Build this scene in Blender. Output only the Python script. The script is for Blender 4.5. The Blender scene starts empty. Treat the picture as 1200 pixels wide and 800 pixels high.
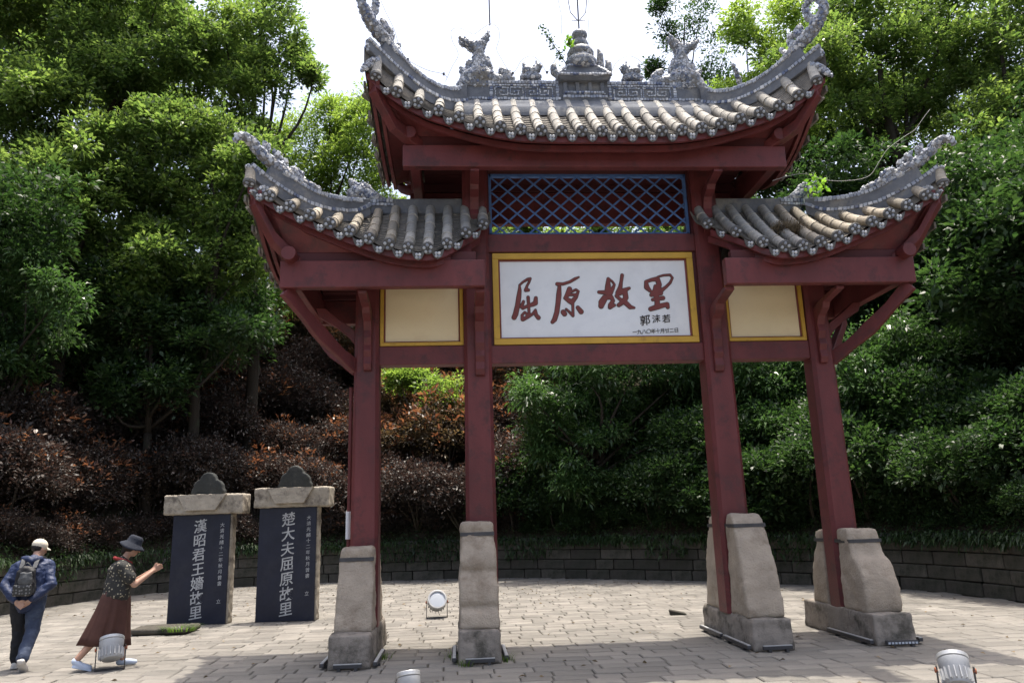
import bpy, bmesh, math, random
import numpy as np
from mathutils import Vector, Matrix, noise as mnoise

S = bpy.context.scene
COL = S.collection
rnd = random.Random(7)
rng = np.random.default_rng(11)

# ------------------------------------------------------------------ camera
CAM = np.array([-1.957, -10.4438, 1.6]); FPX = 900.0
YAW, PITCH, ROLL = .0727, .2283, .031
_cy, _sy = math.cos(YAW), math.sin(YAW)
Fw = np.array([_sy*math.cos(PITCH), _cy*math.cos(PITCH), math.sin(PITCH)])
_R = np.array([_cy, -_sy, 0.]); _U = np.cross(_R, Fw)
Rt = math.cos(ROLL)*_R - math.sin(ROLL)*_U
Up = math.sin(ROLL)*_R + math.cos(ROLL)*_U
cd = bpy.data.cameras.new('camera'); cam = bpy.data.objects.new('camera', cd); COL.objects.link(cam)
cd.sensor_fit = 'HORIZONTAL'; cd.sensor_width = 36.0; cd.lens = FPX/1200*36
cd.clip_start = .1; cd.clip_end = 1000
M = Matrix.Identity(4)
for i in range(3):
    M[i][0] = Rt[i]; M[i][1] = Up[i]; M[i][2] = -Fw[i]; M[i][3] = CAM[i]
cam.matrix_world = M
S.camera = cam

# ------------------------------------------------------------------ light
SUN = Vector((.11, .165, 1)).normalized()          # towards the sun, high, behind the gate and to the right
w = bpy.data.worlds.new('World'); S.world = w; w.use_nodes = True
nt = w.node_tree; nt.nodes.clear()
sky = nt.nodes.new('ShaderNodeTexSky'); sky.sky_type = 'NISHITA'; sky.sun_disc = False
sky.sun_elevation = math.asin(SUN.z); sky.sun_rotation = math.atan2(SUN.x, SUN.y)
sky.air_density = 1.0; sky.dust_density = 6.0; sky.ozone_density = 1.0
hs = nt.nodes.new('ShaderNodeHueSaturation'); hs.inputs['Saturation'].default_value = .85
bg = nt.nodes.new('ShaderNodeBackground'); bg.inputs[1].default_value = .15
wo = nt.nodes.new('ShaderNodeOutputWorld')
nt.links.new(sky.outputs[0], hs.inputs['Color']); nt.links.new(hs.outputs[0], bg.inputs[0]); nt.links.new(bg.outputs[0], wo.inputs[0])
sd = bpy.data.lights.new('sun', 'SUN'); sd.energy = 2.75; sd.angle = math.radians(.55); sd.color = (1, .93, .81)
so = bpy.data.objects.new('sun', sd); COL.objects.link(so); so.rotation_euler = SUN.to_track_quat('Z', 'Y').to_euler(); so.location = (5, 5, 30)
S.view_settings.view_transform = 'Standard'; S.view_settings.look = 'None'; S.view_settings.gamma = 1
S.view_settings.use_curve_mapping = False; S.view_settings.exposure = 1.18
S.render.engine = 'CYCLES'
S.cycles.max_bounces = 7; S.cycles.diffuse_bounces = 4; S.cycles.glossy_bounces = 2; S.cycles.transmission_bounces = 4; S.cycles.transparent_max_bounces = 4
S.cycles.caustics_reflective = False; S.cycles.caustics_refractive = False

# ------------------------------------------------------------------ survey helpers (sight line from the camera meets a plane of the place)
def ray(u, v): return Fw + (u-600)/FPX*Rt - (v-400)/FPX*Up
def at(u, v, Y):
    d = ray(u, v); return CAM + (Y-CAM[1])/d[1]*d
def pv(u, v, a, b):
    n = np.array([b[1]-a[1], -(b[0]-a[0]), 0.]); d = ray(u, v)
    return CAM + ((np.array([a[0], a[1], 0.])-CAM)@n)/(d@n)*d

# ------------------------------------------------------------------ materials
def nmat(name):
    m = bpy.data.materials.new(name); m.use_nodes = True
    t = m.node_tree; t.nodes.clear()
    o = t.nodes.new('ShaderNodeOutputMaterial'); b = t.nodes.new('ShaderNodeBsdfPrincipled')
    t.links.new(b.outputs[0], o.inputs[0])
    return m, t, b, o
def noise_node(t, scale, detail=4, rough=.6, coord='Object', vscale=None):
    tc = t.nodes.new('ShaderNodeTexCoord'); n = t.nodes.new('ShaderNodeTexNoise')
    n.inputs['Scale'].default_value = scale; n.inputs['Detail'].default_value = detail; n.inputs['Roughness'].default_value = rough
    if vscale:
        mp = t.nodes.new('ShaderNodeMapping'); mp.inputs['Scale'].default_value = vscale
        t.links.new(tc.outputs[coord], mp.inputs[0]); t.links.new(mp.outputs[0], n.inputs['Vector'])
    else: t.links.new(tc.outputs[coord], n.inputs['Vector'])
    return n
def ramp(t, src, stops):
    r = t.nodes.new('ShaderNodeValToRGB'); e = r.color_ramp.elements
    while len(e) < len(stops): e.new(.5)
    for i, (p, c) in enumerate(stops): e[i].position = p; e[i].color = (*c, 1) if len(c) == 3 else c
    t.links.new(src, r.inputs[0]); return r
def mixc(t, fac, a, b, mode='MIX'):
    x = t.nodes.new('ShaderNodeMix'); x.data_type = 'RGBA'; x.blend_type = mode
    for sock, val in ((x.inputs[0], fac), (x.inputs[6], a), (x.inputs[7], b)):
        if hasattr(val, 'is_output'): t.links.new(val, sock)
        elif isinstance(val, (int, float)): sock.default_value = val
        else: sock.default_value = (*val, 1)
    return x.outputs[2]
def mul(c, k): return tuple(min(1, x*k) for x in c)
def bump(t, b, src, strength, dist=.02):
    n = t.nodes.new('ShaderNodeBump'); n.inputs['Strength'].default_value = strength; n.inputs['Distance'].default_value = dist
    t.links.new(src, n.inputs['Height']); t.links.new(n.outputs[0], b.inputs['Normal'])
MAT = {}
def surf(name, col, rough=.6, var=.25, scale=3, stain=None, stain_scale=2, stain_lo=.5, stain_hi=.7, bmp=.2, bscale=25, spec=.3, coord='Object', vscale=None, island=0, objrand=0, metal=0):
    """one weathered surface: base colour with noise, patchy stains and fine relief"""
    m, t, b, o = nmat(name)
    n = noise_node(t, scale, 5, .65, coord, vscale)
    c = ramp(t, n.outputs[0], [(.25, mul(col, 1-var)), (.75, mul(col, 1+var))]).outputs[0]
    if island:
        g = t.nodes.new('ShaderNodeNewGeometry')
        c = mixc(t, 1, c, ramp(t, g.outputs['Random Per Island'], [(0, (1-island,)*3), (1, (1+island*.6, 1+island*.55, 1+island*.5))]).outputs[0], 'MULTIPLY')
    if objrand:
        g = t.nodes.new('ShaderNodeObjectInfo')
        c = mixc(t, 1, c, ramp(t, g.outputs['Random'], [(0, (1-objrand,)*3), (1, (1+objrand*.6, 1+objrand*.55, 1+objrand*.5))]).outputs[0], 'MULTIPLY')
    if stain:
        n2 = noise_node(t, stain_scale, 6, .7, coord)
        f = ramp(t, n2.outputs[0], [(stain_lo, (0, 0, 0)), (stain_hi, (1, 1, 1))]).outputs[0]
        c = mixc(t, f, c, stain)
    t.links.new(c, b.inputs['Base Color']); b.inputs['Roughness'].default_value = rough
    b.inputs['Specular IOR Level'].default_value = spec; b.inputs['Metallic'].default_value = metal
    n3 = noise_node(t, bscale, 6, .7, coord); bump(t, b, n3.outputs[0], bmp)
    MAT[name] = m; return m
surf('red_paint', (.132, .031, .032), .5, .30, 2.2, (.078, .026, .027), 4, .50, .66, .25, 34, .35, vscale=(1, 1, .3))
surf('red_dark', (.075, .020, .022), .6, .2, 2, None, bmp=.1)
surf('base_stone', (.41, .345, .275), .88, .2, 3.2, (.22, .17, .125), 2.6, .52, .74, 1.0, 38, .2)
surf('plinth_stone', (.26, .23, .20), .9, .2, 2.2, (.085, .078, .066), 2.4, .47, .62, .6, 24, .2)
surf('roof_plaster', (.145, .155, .175), .9, .3, 4, (.24, .235, .225), 3, .52, .66, .4, 22, .2)
surf('tile_grey', (.38, .365, .335), .85, .25, 5, (.19, .178, .16), 4, .50, .68, .4, 40, .2, objrand=.3)
surf('tile_tan', (.35, .315, .26), .85, .25, 5, (.19, .155, .11), 4, .52, .68, .4, 40, .2, objrand=.35)
surf('pan_tile', (.15, .14, .125), .9, .35, 6, (.26, .23, .19), 5, .55, .7, .4, 40, .2, island=.4)
surf('cap_clay', (.11, .11, .112), .8, .3, 8, None, bmp=.3)
surf('yellow_paint', (.56, .34, .055), .55, .12, 3, (.38, .22, .05), 5, .58, .75, .1)
surf('white_board', (.80, .82, .85), .55, .04, 2, (.70, .72, .76), 2.5, .5, .8, .05)
surf('cream_board', (.82, .69, .45), .6, .06, 1.5, (.72, .57, .36), 1.5, .5, .8, .05)
surf('char_red', (.20, .055, .050), .6, .15, 8, None, bmp=.1)
surf('char_dark', (.07, .055, .05), .7, .1, 8, None, bmp=.1)
surf('ink', (.03, .022, .02), .7, .1, 8, None, bmp=.05)
surf('blue_paint', (.085, .17, .39), .55, .2, 6, (.06, .11, .25), 7, .5, .7, .1)
surf('stele_black', (.013, .016, .032), .42, .3, 3, (.030, .033, .046), 2.2, .5, .8, .1, 40, .35)
surf('stele_edge', (.36, .32, .26), .9, .25, 6, (.15, .13, .11), 5, .5, .65, .6, 25, .2)
surf('stele_letter', (.46, .47, .48), .8, .2, 25, (.2, .2, .22), 14, .52, .7, .1)
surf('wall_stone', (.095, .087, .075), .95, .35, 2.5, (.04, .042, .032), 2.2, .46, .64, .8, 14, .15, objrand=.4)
surf('soil', (.045, .036, .026), 1, .35, 1.2, (.03, .035, .018), 1.1, .5, .65, .6, 8, .1)
surf('joint_soil', (.10, .09, .075), 1, .3, 2, (.05, .055, .03), 1.3, .55, .7, .5, 30, .1)
for nm, kw in (('paver', dict(objrand=.22)), ('paver_far', dict(island=.22))):
    surf(nm, (.194, .183, .166), .85, .30, 1.5, (.118, .110, .098), .8, .52, .72, .45, 24, .22, coord='Object' if nm == 'paver_far' else 'Object', **kw)
surf('bark', (.042, .035, .028), .95, .35, 3, (.05, .06, .035), 3, .55, .7, .9, 14, .1, vscale=(3, 3, .5))
surf('iron', (.07, .07, .075), .5, .3, 6, (.12, .06, .03), 9, .6, .75, .2, 40, .4, metal=.5)
surf('steel', (.48, .49, .50), .42, .15, 6, (.3, .3, .31), 7, .5, .8, .1, 40, .5, metal=.35)
surf('lamp_grey', (.36, .37, .385), .45, .15, 6, (.22, .22, .22), 6, .55, .75, .1, 40, .45)
surf('wire', (.36, .35, .33), .6, .1, 5, None, bmp=0)
surf('lens_glass', (.48, .52, .58), .15, .05, 4, None, bmp=0, spec=.8)
surf('rust', (.30, .10, .05), .8, .3, 9, None, bmp=.3)
surf('straw', (.16, .12, .07), .95, .35, 9, None, bmp=.2, island=.5)

def mosaic():
    m, t, b, o = nmat('porcelain_chip')
    g = t.nodes.new('ShaderNodeNewGeometry')
    r = ramp(t, g.outputs['Random Per Island'], [(0, (.12, .15, .24)), (.15, (.27, .30, .37)), (.45, (.42, .45, .50)), (.8, (.62, .63, .65))])
    r.color_ramp.interpolation = 'CONSTANT'
    n = noise_node(t, 6, 4)
    c = mixc(t, ramp(t, n.outputs[0], [(.5, (0, 0, 0)), (.72, (1, 1, 1))]).outputs[0], r.outputs[0], (.24, .23, .22))
    t.links.new(c, b.inputs['Base Color']); b.inputs['Roughness'].default_value = .5; b.inputs['Specular IOR Level'].default_value = .3
    MAT['chip'] = m
    m, t, b, o = nmat('mosaic_figure')          # figures set all over with shards a few centimetres wide
    tc = t.nodes.new('ShaderNodeTexCoord'); v = t.nodes.new('ShaderNodeTexVoronoi'); v.inputs['Scale'].default_value = 20
    t.links.new(tc.outputs['Object'], v.inputs['Vector'])
    v2 = t.nodes.new('ShaderNodeTexVoronoi'); v2.feature = 'DISTANCE_TO_EDGE'; v2.inputs['Scale'].default_value = 20
    t.links.new(tc.outputs['Object'], v2.inputs['Vector'])
    sx = t.nodes.new('ShaderNodeSeparateColor'); t.links.new(v.outputs['Color'], sx.inputs[0])
    c = ramp(t, sx.outputs[0], [(0, (.10, .13, .20)), (.3, (.21, .24, .30)), (.6, (.35, .38, .43)), (.85, (.54, .55, .57))]).outputs[0]
    e = ramp(t, v2.outputs['Distance'], [(.03, (0, 0, 0)), (.09, (1, 1, 1))]).outputs[0]
    c = mixc(t, e, (.10, .10, .10), c)
    n = noise_node(t, 5, 4)
    c = mixc(t, ramp(t, n.outputs[0], [(.45, (0, 0, 0)), (.62, (1, 1, 1))]).outputs[0], c, (.19, .185, .175))
    t.links.new(c, b.inputs['Base Color']); b.inputs['Roughness'].default_value = .5; bump(t, b, e, .5, .012)
    MAT['figure'] = m
mosaic()

def leafmat(name, c0, c1, c2, trans, tf=.35, rough=.42, spec=.35):
    """leaf: glossy-ish upper side and some light coming through; colour differs leaf by leaf"""
    m, t, b, o = nmat(name)
    g = t.nodes.new('ShaderNodeNewGeometry')
    r = ramp(t, g.outputs['Random Per Island'], [(0, c0), (.55, c1), (1, c2)])
    n = noise_node(t, .35, 3, .6, 'Generated' if False else 'Object')
    c = mixc(t, 1, r.outputs[0], ramp(t, n.outputs[0], [(.3, (.72, .78, .75)), (.7, (1.25, 1.2, 1.05))]).outputs[0], 'MULTIPLY')
    t.links.new(c, b.inputs['Base Color']); b.inputs['Roughness'].default_value = rough; b.inputs['Specular IOR Level'].default_value = spec
    tr = t.nodes.new('ShaderNodeBsdfTranslucent')
    t.links.new(mixc(t, 1, c, trans, 'MULTIPLY'), tr.inputs[0])
    mx = t.nodes.new('ShaderNodeMixShader'); mx.inputs[0].default_value = tf
    t.links.new(b.outputs[0], mx.inputs[1]); t.links.new(tr.outputs[0], mx.inputs[2]); t.links.new(mx.outputs[0], o.inputs[0])
    MAT[name] = m
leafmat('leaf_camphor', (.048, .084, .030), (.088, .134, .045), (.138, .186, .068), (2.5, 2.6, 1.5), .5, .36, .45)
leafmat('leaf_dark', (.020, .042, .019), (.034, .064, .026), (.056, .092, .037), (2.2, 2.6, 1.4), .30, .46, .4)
leafmat('leaf_airy', (.075, .118, .036), (.120, .175, .050), (.17, .225, .07), (2.7, 2.8, 1.5), .5)
leafmat('leaf_glossy', (.036, .074, .030), (.058, .106, .040), (.085, .142, .056), (2.2, 2.6, 1.4), .3, .32, .5)
leafmat('leaf_purple', (.030, .026, .026), (.054, .044, .042), (.085, .068, .062), (1.8, 1.2, 1.1), .22, .5, .4)
leafmat('leaf_red', (.105, .052, .040), (.175, .088, .060), (.22, .135, .088), (2.2, 1.6, 1.1), .35, .4, .4)
leafmat('leaf_rust', (.055, .046, .038), (.105, .074, .056), (.13, .115, .075), (2.0, 1.7, 1.1), .3, .45, .4)
leafmat('leaf_grass', (.05, .10, .02), (.08, .14, .03), (.13, .19, .05), (2.2, 2.4, 1.2), .35)
leafmat('leaf_bright', (.09, .19, .03), (.14, .25, .04), (.2, .32, .07), (2.2, 2.4, 1.2), .4)

# ------------------------------------------------------------------ mesh helpers
class MB:
    """collects shapes; build() links them as ONE mesh object"""
    def __init__(self): self.v = []; self.f = []; self.m = []
    def add(self, vs, fs, mi=0):
        n = len(self.v); self.v += [tuple(map(float, p)) for p in vs]
        self.f += [tuple(i+n for i in q) for q in fs]; self.m += [mi]*len(fs); return self
    def box(self, c, s, rot=None, mi=0, taper=1.0):
        x, y, z = s[0]/2, s[1]/2, s[2]/2
        vs = [(-x, -y, -z), (x, -y, -z), (x, y, -z), (-x, y, -z), (-x*taper, -y*taper, z), (x*taper, -y*taper, z), (x*taper, y*taper, z), (-x*taper, y*taper, z)]
        if rot is not None: vs = [rot @ Vector(p) for p in vs]
        return self.add([(p[0]+c[0], p[1]+c[1], p[2]+c[2]) for p in vs], [(0, 3, 2, 1), (4, 5, 6, 7), (0, 1, 5, 4), (1, 2, 6, 5), (2, 3, 7, 6), (3, 0, 4, 7)], mi)
    def grid(self, P, mi=0, flip=False):
        r, c = len(P), len(P[0]); vs = [p for row in P for p in row]; fs = []
        for i in range(r-1):
            for j in range(c-1):
                q = (i*c+j, i*c+j+1, (i+1)*c+j+1, (i+1)*c+j); fs.append(q[::-1] if flip else q)
        return self.add(vs, fs, mi)
    def prism(self, prof, axis, a, b, mi=0):
        """2D outline pushed along an axis; axis x: (y,z), y: (x,z), z: (x,y)"""
        n = len(prof)
        mk = {'x': lambda p, t: (t, p[0], p[1]), 'y': lambda p, t: (p[0], t, p[1]), 'z': lambda p, t: (p[0], p[1], t)}[axis]
        vs = [mk(p, a) for p in prof]+[mk(p, b) for p in prof]
        fs = [tuple(range(n))[::-1], tuple(range(n, 2*n))]+[(i, (i+1) % n, n+(i+1) % n, n+i) for i in range(n)]
        return self.add(vs, fs, mi)
    def tube(self, pts, rad, n=8, mi=0, cap=True, squash=None):
        pts = [Vector(p) for p in pts]; k = len(pts)
        if not hasattr(rad, '__len__'): rad = [rad]*k
        up = Vector((0, 0, 1)); vs = []; prev = None
        for i, p in enumerate(pts):
            d = (pts[min(i+1, k-1)]-pts[max(i-1, 0)])
            d = d.normalized() if d.length > 1e-9 else Vector((0, 0, 1))
            if prev is None:
                a = d.cross(up if abs(d.z) < .95 else Vector((0, 1, 0))).normalized()
            else:
                a = (prev-d*prev.dot(d)); a = a.normalized() if a.length > 1e-6 else d.cross(up).normalized()
            b = d.cross(a); prev = a
            for j in range(n):
                th = 2*math.pi*j/n; q = p+(a*math.cos(th)+b*math.sin(th)*(squash or 1))*rad[i]; vs.append(q)
        fs = [(i*n+j, i*n+(j+1) % n, (i+1)*n+(j+1) % n, (i+1)*n+j) for i in range(k-1) for j in range(n)]
        if cap: fs += [tuple(range(n))[::-1], tuple(range((k-1)*n, k*n))]
        return self.add(vs, fs, mi)
    def loft(self, rings, mi=0, cap=True):
        n = len(rings[0]); k = len(rings); vs = [p for r in rings for p in r]
        fs = [(i*n+j, i*n+(j+1) % n, (i+1)*n+(j+1) % n, (i+1)*n+j) for i in range(k-1) for j in range(n)]
        if cap: fs += [tuple(range(n))[::-1], tuple(range((k-1)*n, k*n))]
        return self.add(vs, fs, mi)
    def ball(self, c, r, seg=10, rings=7, mi=0, rot=None):
        if not hasattr(r, '__len__'): r = (r, r, r)
        rr = []
        for i in range(rings+1):
            ph = math.pi*(i/rings)*.98+.03; ring = []
            for j in range(seg):
                th = 2*math.pi*j/seg; p = Vector((math.sin(ph)*math.cos(th)*r[0], math.sin(ph)*math.sin(th)*r[1], -math.cos(ph)*r[2]))
                if rot is not None: p = rot @ p
                ring.append((p.x+c[0], p.y+c[1], p.z+c[2]))
            rr.append(ring)
        return self.loft(rr, mi)
    def capsule(self, p0, r0, p1, r1, n=12):
        p0 = Vector(p0); p1 = Vector(p1); d = (p1-p0); L = max(d.length, 1e-6); d = d/L
        pts = []; rad = []
        for a in (85, 60, 30): pts.append(p0-d*r0*math.sin(math.radians(a))); rad.append(r0*math.cos(math.radians(a)))
        for a in (0, 30, 60, 85): pts.append(p1+d*r1*math.sin(math.radians(a))); rad.append(r1*math.cos(math.radians(a)))
        pts.insert(3, p0); rad.insert(3, r0)
        return self.tube(pts, rad, n)
    def chain(self, pts, rad, n=12):
        for i in range(len(pts)-1): self.capsule(pts[i], rad[i], pts[i+1], rad[i+1], n)
        return self
    def mesh(self, name, mats, smooth=False):
        me = bpy.data.meshes.new(name); me.from_pydata(self.v, [], self.f)
        for m in (mats if isinstance(mats, (list, tuple)) else [mats]): me.materials.append(MAT[m] if isinstance(m, str) else m)
        if any(self.m): me.polygons.foreach_set('material_index', self.m)
        bm = bmesh.new(); bm.from_mesh(me); bmesh.ops.recalc_face_normals(bm, faces=bm.faces); bm.to_mesh(me); bm.free()
        if smooth: me.polygons.foreach_set('use_smooth', [True]*len(me.polygons))
        me.update(); return me
    def build(self, name, mats, parent=None, smooth=False, bevel=0, loc=None, rot=None, seg=2):
        return link(name, self.mesh(name, mats, smooth), parent, bevel, loc, rot, seg)
def link(name, me, parent=None, bevel=0, loc=None, rot=None, seg=2):
    o = bpy.data.objects.new(name, me); COL.objects.link(o); o.parent = parent
    if loc is not None: o.location = loc
    if rot is not None: o.rotation_euler = rot
    if bevel:
        b = o.modifiers.new('bevel', 'BEVEL'); b.width = bevel; b.segments = seg; b.limit_method = 'ANGLE'; b.angle_limit = math.radians(40)
        b.harden_normals = False
    return o
def empty(name, loc=(0, 0, 0), rz=0):
    o = bpy.data.objects.new(name, None); COL.objects.link(o); o.location = loc; o.rotation_euler = (0, 0, rz); o.empty_display_size = .2; return o
def tag(o, label, cat, group=None, kind=None):
    o['label'] = label; o['category'] = cat
    if group: o['group'] = group
    if kind: o['kind'] = kind
    return o
def stuff(o): o['kind'] = 'stuff'; return o
def structure(o): o['kind'] = 'structure'; return o
WS = bpy.data.scenes.new('workshop')            # an empty side scene in which modifiers and lettering are evaluated
def eval_dg():
    vl = WS.view_layers[0]; vl.update(); return vl.depsgraph
def fuse(mb, name, mats, voxel=.03, smooth=6, parent=None, rough=0, rscale=6, loc=None, rot=None, shade=True):
    """one continuous skin over overlapping shapes"""
    me = mb.mesh(name, mats); tmp = bpy.data.objects.new('tmp', me); WS.collection.objects.link(tmp)
    r = tmp.modifiers.new('r', 'REMESH'); r.mode = 'VOXEL'; r.voxel_size = voxel; r.use_smooth_shade = shade
    if smooth:
        s = tmp.modifiers.new('s', 'SMOOTH'); s.iterations = smooth; s.factor = .5
    dg = eval_dg(); ev = tmp.evaluated_get(dg); me2 = bpy.data.meshes.new_from_object(ev)
    bpy.data.objects.remove(tmp); bpy.data.meshes.remove(me); me2.name = name
    if rough:
        k = len(me2.vertices); co = np.empty(k*3, 'f'); nn = np.empty(k*3, 'f')
        me2.vertices.foreach_get('co', co); me2.vertex_normals.foreach_get('vector', nn); co = co.reshape(-1, 3); nn = nn.reshape(-1, 3)
        dd = np.array([mnoise.noise(p)+.5*mnoise.noise(p*2.3)+.25*mnoise.noise(p*5.1) for p in (Vector(q)*rscale for q in co)], 'f')
        me2.vertices.foreach_set('co', (co+nn*dd[:, None]*rough).ravel()); me2.update()
    if not me2.materials:
        for m in (mats if isinstance(mats, (list, tuple)) else [mats]): me2.materials.append(MAT[m])
    return link(name, me2, parent, 0, loc, rot)
def interp(x, xs, ys): return float(np.interp(x, xs, ys))
def smooth_interp(xs, ys):
    """monotone-ish smooth curve through a table (Catmull-Rom)"""
    xs = np.array(xs, float); ys = np.array(ys, float); m = np.gradient(ys, xs)
    def f(x):
        x = min(max(x, xs[0]), xs[-1]); i = min(max(int(np.searchsorted(xs, x))-1, 0), len(xs)-2)
        h = xs[i+1]-xs[i]; t = (x-xs[i])/h
        return float((2*t**3-3*t**2+1)*ys[i]+(t**3-2*t**2+t)*h*m[i]+(-2*t**3+3*t**2)*ys[i+1]+(t**3-t**2)*h*m[i+1])
    return f
# ------------------------------------------------------------------ ground, plaza, hill
g = MB(); n = 24
g.grid([[(-220+440*i/n, -220+440*j/n, -.06) for i in range(n+1)] for j in range(n+1)])
structure(g.build('ground', 'soil'))

WK = [(-34, -34), (-26, -20), (-17, -10), (-12.6, -3), (-11.9, 0.5), (-11.8, 4), (-11.5, 7.0), (-11.1, 9.6), (-9.9, 11.8), (-7.6, 12.9), (-4.4, 13.1), (-.6, 12.4), (2.6, 10.2), (5.3, 7.6), (7.0, 5.3), (7.5, 2.8), (7.3, .4), (7.9, -2.5), (11, -8), (18, -16), (26, -34)]
def catmull(K, m=8):
    out = []
    for i in range(len(K)-1):
        p = [np.array(K[max(i-1, 0)]), np.array(K[i]), np.array(K[i+1]), np.array(K[min(i+2, len(K)-1)])]
        for k in range(m):
            t = k/m; out.append(.5*((2*p[1])+(-p[0]+p[2])*t+(2*p[0]-5*p[1]+4*p[2]-p[3])*t*t+(-p[0]+3*p[1]-3*p[2]+p[3])*t**3))
    out.append(np.array(K[-1], float)); return out
WALL = catmull(WK)
def inside(x, y):
    c = False; P = WALL; j = len(P)-1
    for i in range(len(P)):
        if (P[i][1] > y) != (P[j][1] > y) and x < (P[j][0]-P[i][0])*(y-P[i][1])/(P[j][1]-P[i][1])+P[i][0]: c = not c
        j = i
    return c
def project(p):
    d = np.array(p, float)-CAM; z = d@Fw; return 600+FPX*(d@Rt)/z, 400-FPX*(d@Up)/z, z

bed = MB()
ctr = (-2., 2.)
vs = [(ctr[0], ctr[1], -.022)]+[(p[0], p[1], -.022) for p in WALL]
bed.add(vs, [(0, i+1, i) for i in range(1, len(WALL))]+[(0, 1, len(WALL))])
plaza = structure(bed.build('plaza', 'joint_soil'))
fm = MB(); fm.grid([[(x, y_, -.012) for x in np.linspace(-26, 20, 24)] for y_ in np.linspace(-60, -11.0, 16)]); structure(fm.build('forecourt', 'paver_far'))

def paver_shape(mb, cx, cy, lx, ly, dz, tx, ty, h=.05, b=.012):
    x, y = lx/2, ly/2
    j = [rnd.uniform(-.006, .006) for _ in range(8)]
    lo = [(-x+j[0], -y+j[1]), (x+j[2], -y+j[3]), (x+j[4], y+j[5]), (-x+j[6], y+j[7])]
    hi = [(p[0]*(1-2*b/lx), p[1]*(1-2*b/ly)) for p in lo]
    Z = lambda p, z: z+dz+tx*p[0]+ty*p[1]
    v = [(p[0]+cx, p[1]+cy, -h) for p in lo]+[(p[0]+cx, p[1]+cy, Z(p, -b*.8)) for p in lo]+[(p[0]+cx, p[1]+cy, Z(p, 0)) for p in hi]
    f = [(8, 9, 10, 11)]
    for a in range(4):
        c = (a+1) % 4; f += [(a, c, 4+c, 4+a), (4+a, 4+c, 8+c, 8+a)]
    mb.add(v, f)
pav = []
y = -11.0; row = 0
while y < 13.4:
    d = rnd.uniform(.245, .285); x = (-12.5 if y > -6 else -15.)+rnd.uniform(0, .4)
    while x < (8 if y > -6 else 11):
        l = rnd.choice((.30, .34, .36, .40, .44, .50)); cx, cy = x+l/2, y+d/2
        if inside(cx, cy):
            u, v_, z = project((cx, cy, 0)); vis = 0 < u < 1200 and v_ < 800 and z > 0
            under = any(abs(cx-s*c) < .36 and abs(cy) < 1.1 for s in (-1, 1) for c in (1.75, 3.25))
            pav.append(((FPX/z)**2*l*d*(1.6/z) if vis and not under else 0, cx, cy, l-.011, d-.011))
        x += l
    y += d; row += 1
pav.sort(key=lambda a: -a[0])
far = MB()
for k, (a, cx, cy, l, d) in enumerate(pav):
    dz = rnd.uniform(-.005, .004); tx = rnd.uniform(-.008, .008); ty = rnd.uniform(-.010, .010)
    if k < 300:
        m = MB(); paver_shape(m, 0, 0, l, d, dz, tx, ty); m.build('paver', 'paver', plaza, loc=(cx, cy, 0))
    else: paver_shape(far, cx, cy, l, d, dz, tx, ty)
stuff(far.build('far_pavers', 'paver_far', plaza))

# retaining wall: every block a stone of its own
wall = empty('retaining_wall', (-2, 12.8, 0)); tag(wall, 'low curved retaining wall of dark stone blocks at the foot of the wooded slope', 'wall')
cum = [0.]
for i in range(1, len(WALL)): cum.append(cum[-1]+float(np.linalg.norm(WALL[i]-WALL[i-1])))
def wall_pt(s):
    x = np.interp(s, cum, [p[0] for p in WALL]); yv = np.interp(s, cum, [p[1] for p in WALL]); return np.array([x, yv])
s_lo = min(c for c, p in zip(cum, WALL) if p[1] > 3.0); s_hi = max(c for c, p in zip(cum, WALL) if p[1] > -1.0)
nb = 0
for course in range(4):
    s = s_lo-rnd.uniform(0, .4); h = .262
    while s < s_hi:
        l = rnd.uniform(.5, 1.05); a, b = wall_pt(s), wall_pt(s+l); c = (a+b)/2; t = (b-a)/np.linalg.norm(b-a)
        nrm = np.array([t[1], -t[0]])
        if nrm@(np.array(ctr)-c) > 0: nrm = -nrm
        c = c+nrm*(.16+rnd.uniform(-.015, .02)); m = MB()
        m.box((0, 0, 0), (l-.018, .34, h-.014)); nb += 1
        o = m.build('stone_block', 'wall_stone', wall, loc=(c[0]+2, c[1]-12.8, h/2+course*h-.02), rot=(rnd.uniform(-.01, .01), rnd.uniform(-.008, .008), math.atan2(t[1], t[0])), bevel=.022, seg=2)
        s += l

# wooded slope behind the wall
def hill_z(r): return .98+.80*r-.009*r*r if r < 26 else .98+.80*26-.009*676+(r-26)*.12
hm = MB(); rows = []
C0 = np.array([-2., 0.])
for k, r in enumerate([.15, .6, 1.2, 2, 3, 4.2, 5.6, 7.2, 9, 11, 13.5, 16.5, 20, 24, 29, 36, 50, 80, 140]):
    rw = []
    for p in WALL:
        d = p-C0; d = d/np.linalg.norm(d); q = p+d*r
        rw.append((q[0], q[1], hill_z(r)+.5*mnoise.noise(Vector((q[0]*.35, q[1]*.35, 1)))*min(1, r/2)))
    rows.append(rw)
hm.grid(rows)
structure(hm.build('hill', 'soil', smooth=True))
def hill_at(x, y):
    q = np.array([x, y]); d = q-C0; L = np.linalg.norm(d); d = d/L
    lo = 0
    for p in WALL:
        e = p-C0; M_ = np.linalg.norm(e)
        if (e/M_)@d > .9975: lo = max(lo, M_)
    return hill_z(max(0, L-lo)) if lo and L > lo else 0.
# ------------------------------------------------------------------ the gate
gate = empty('memorial_gate', (0, 0, 0))
tag(gate, 'dark red timber memorial gateway with upturned tiled roofs and white name board', 'gate')

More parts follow.
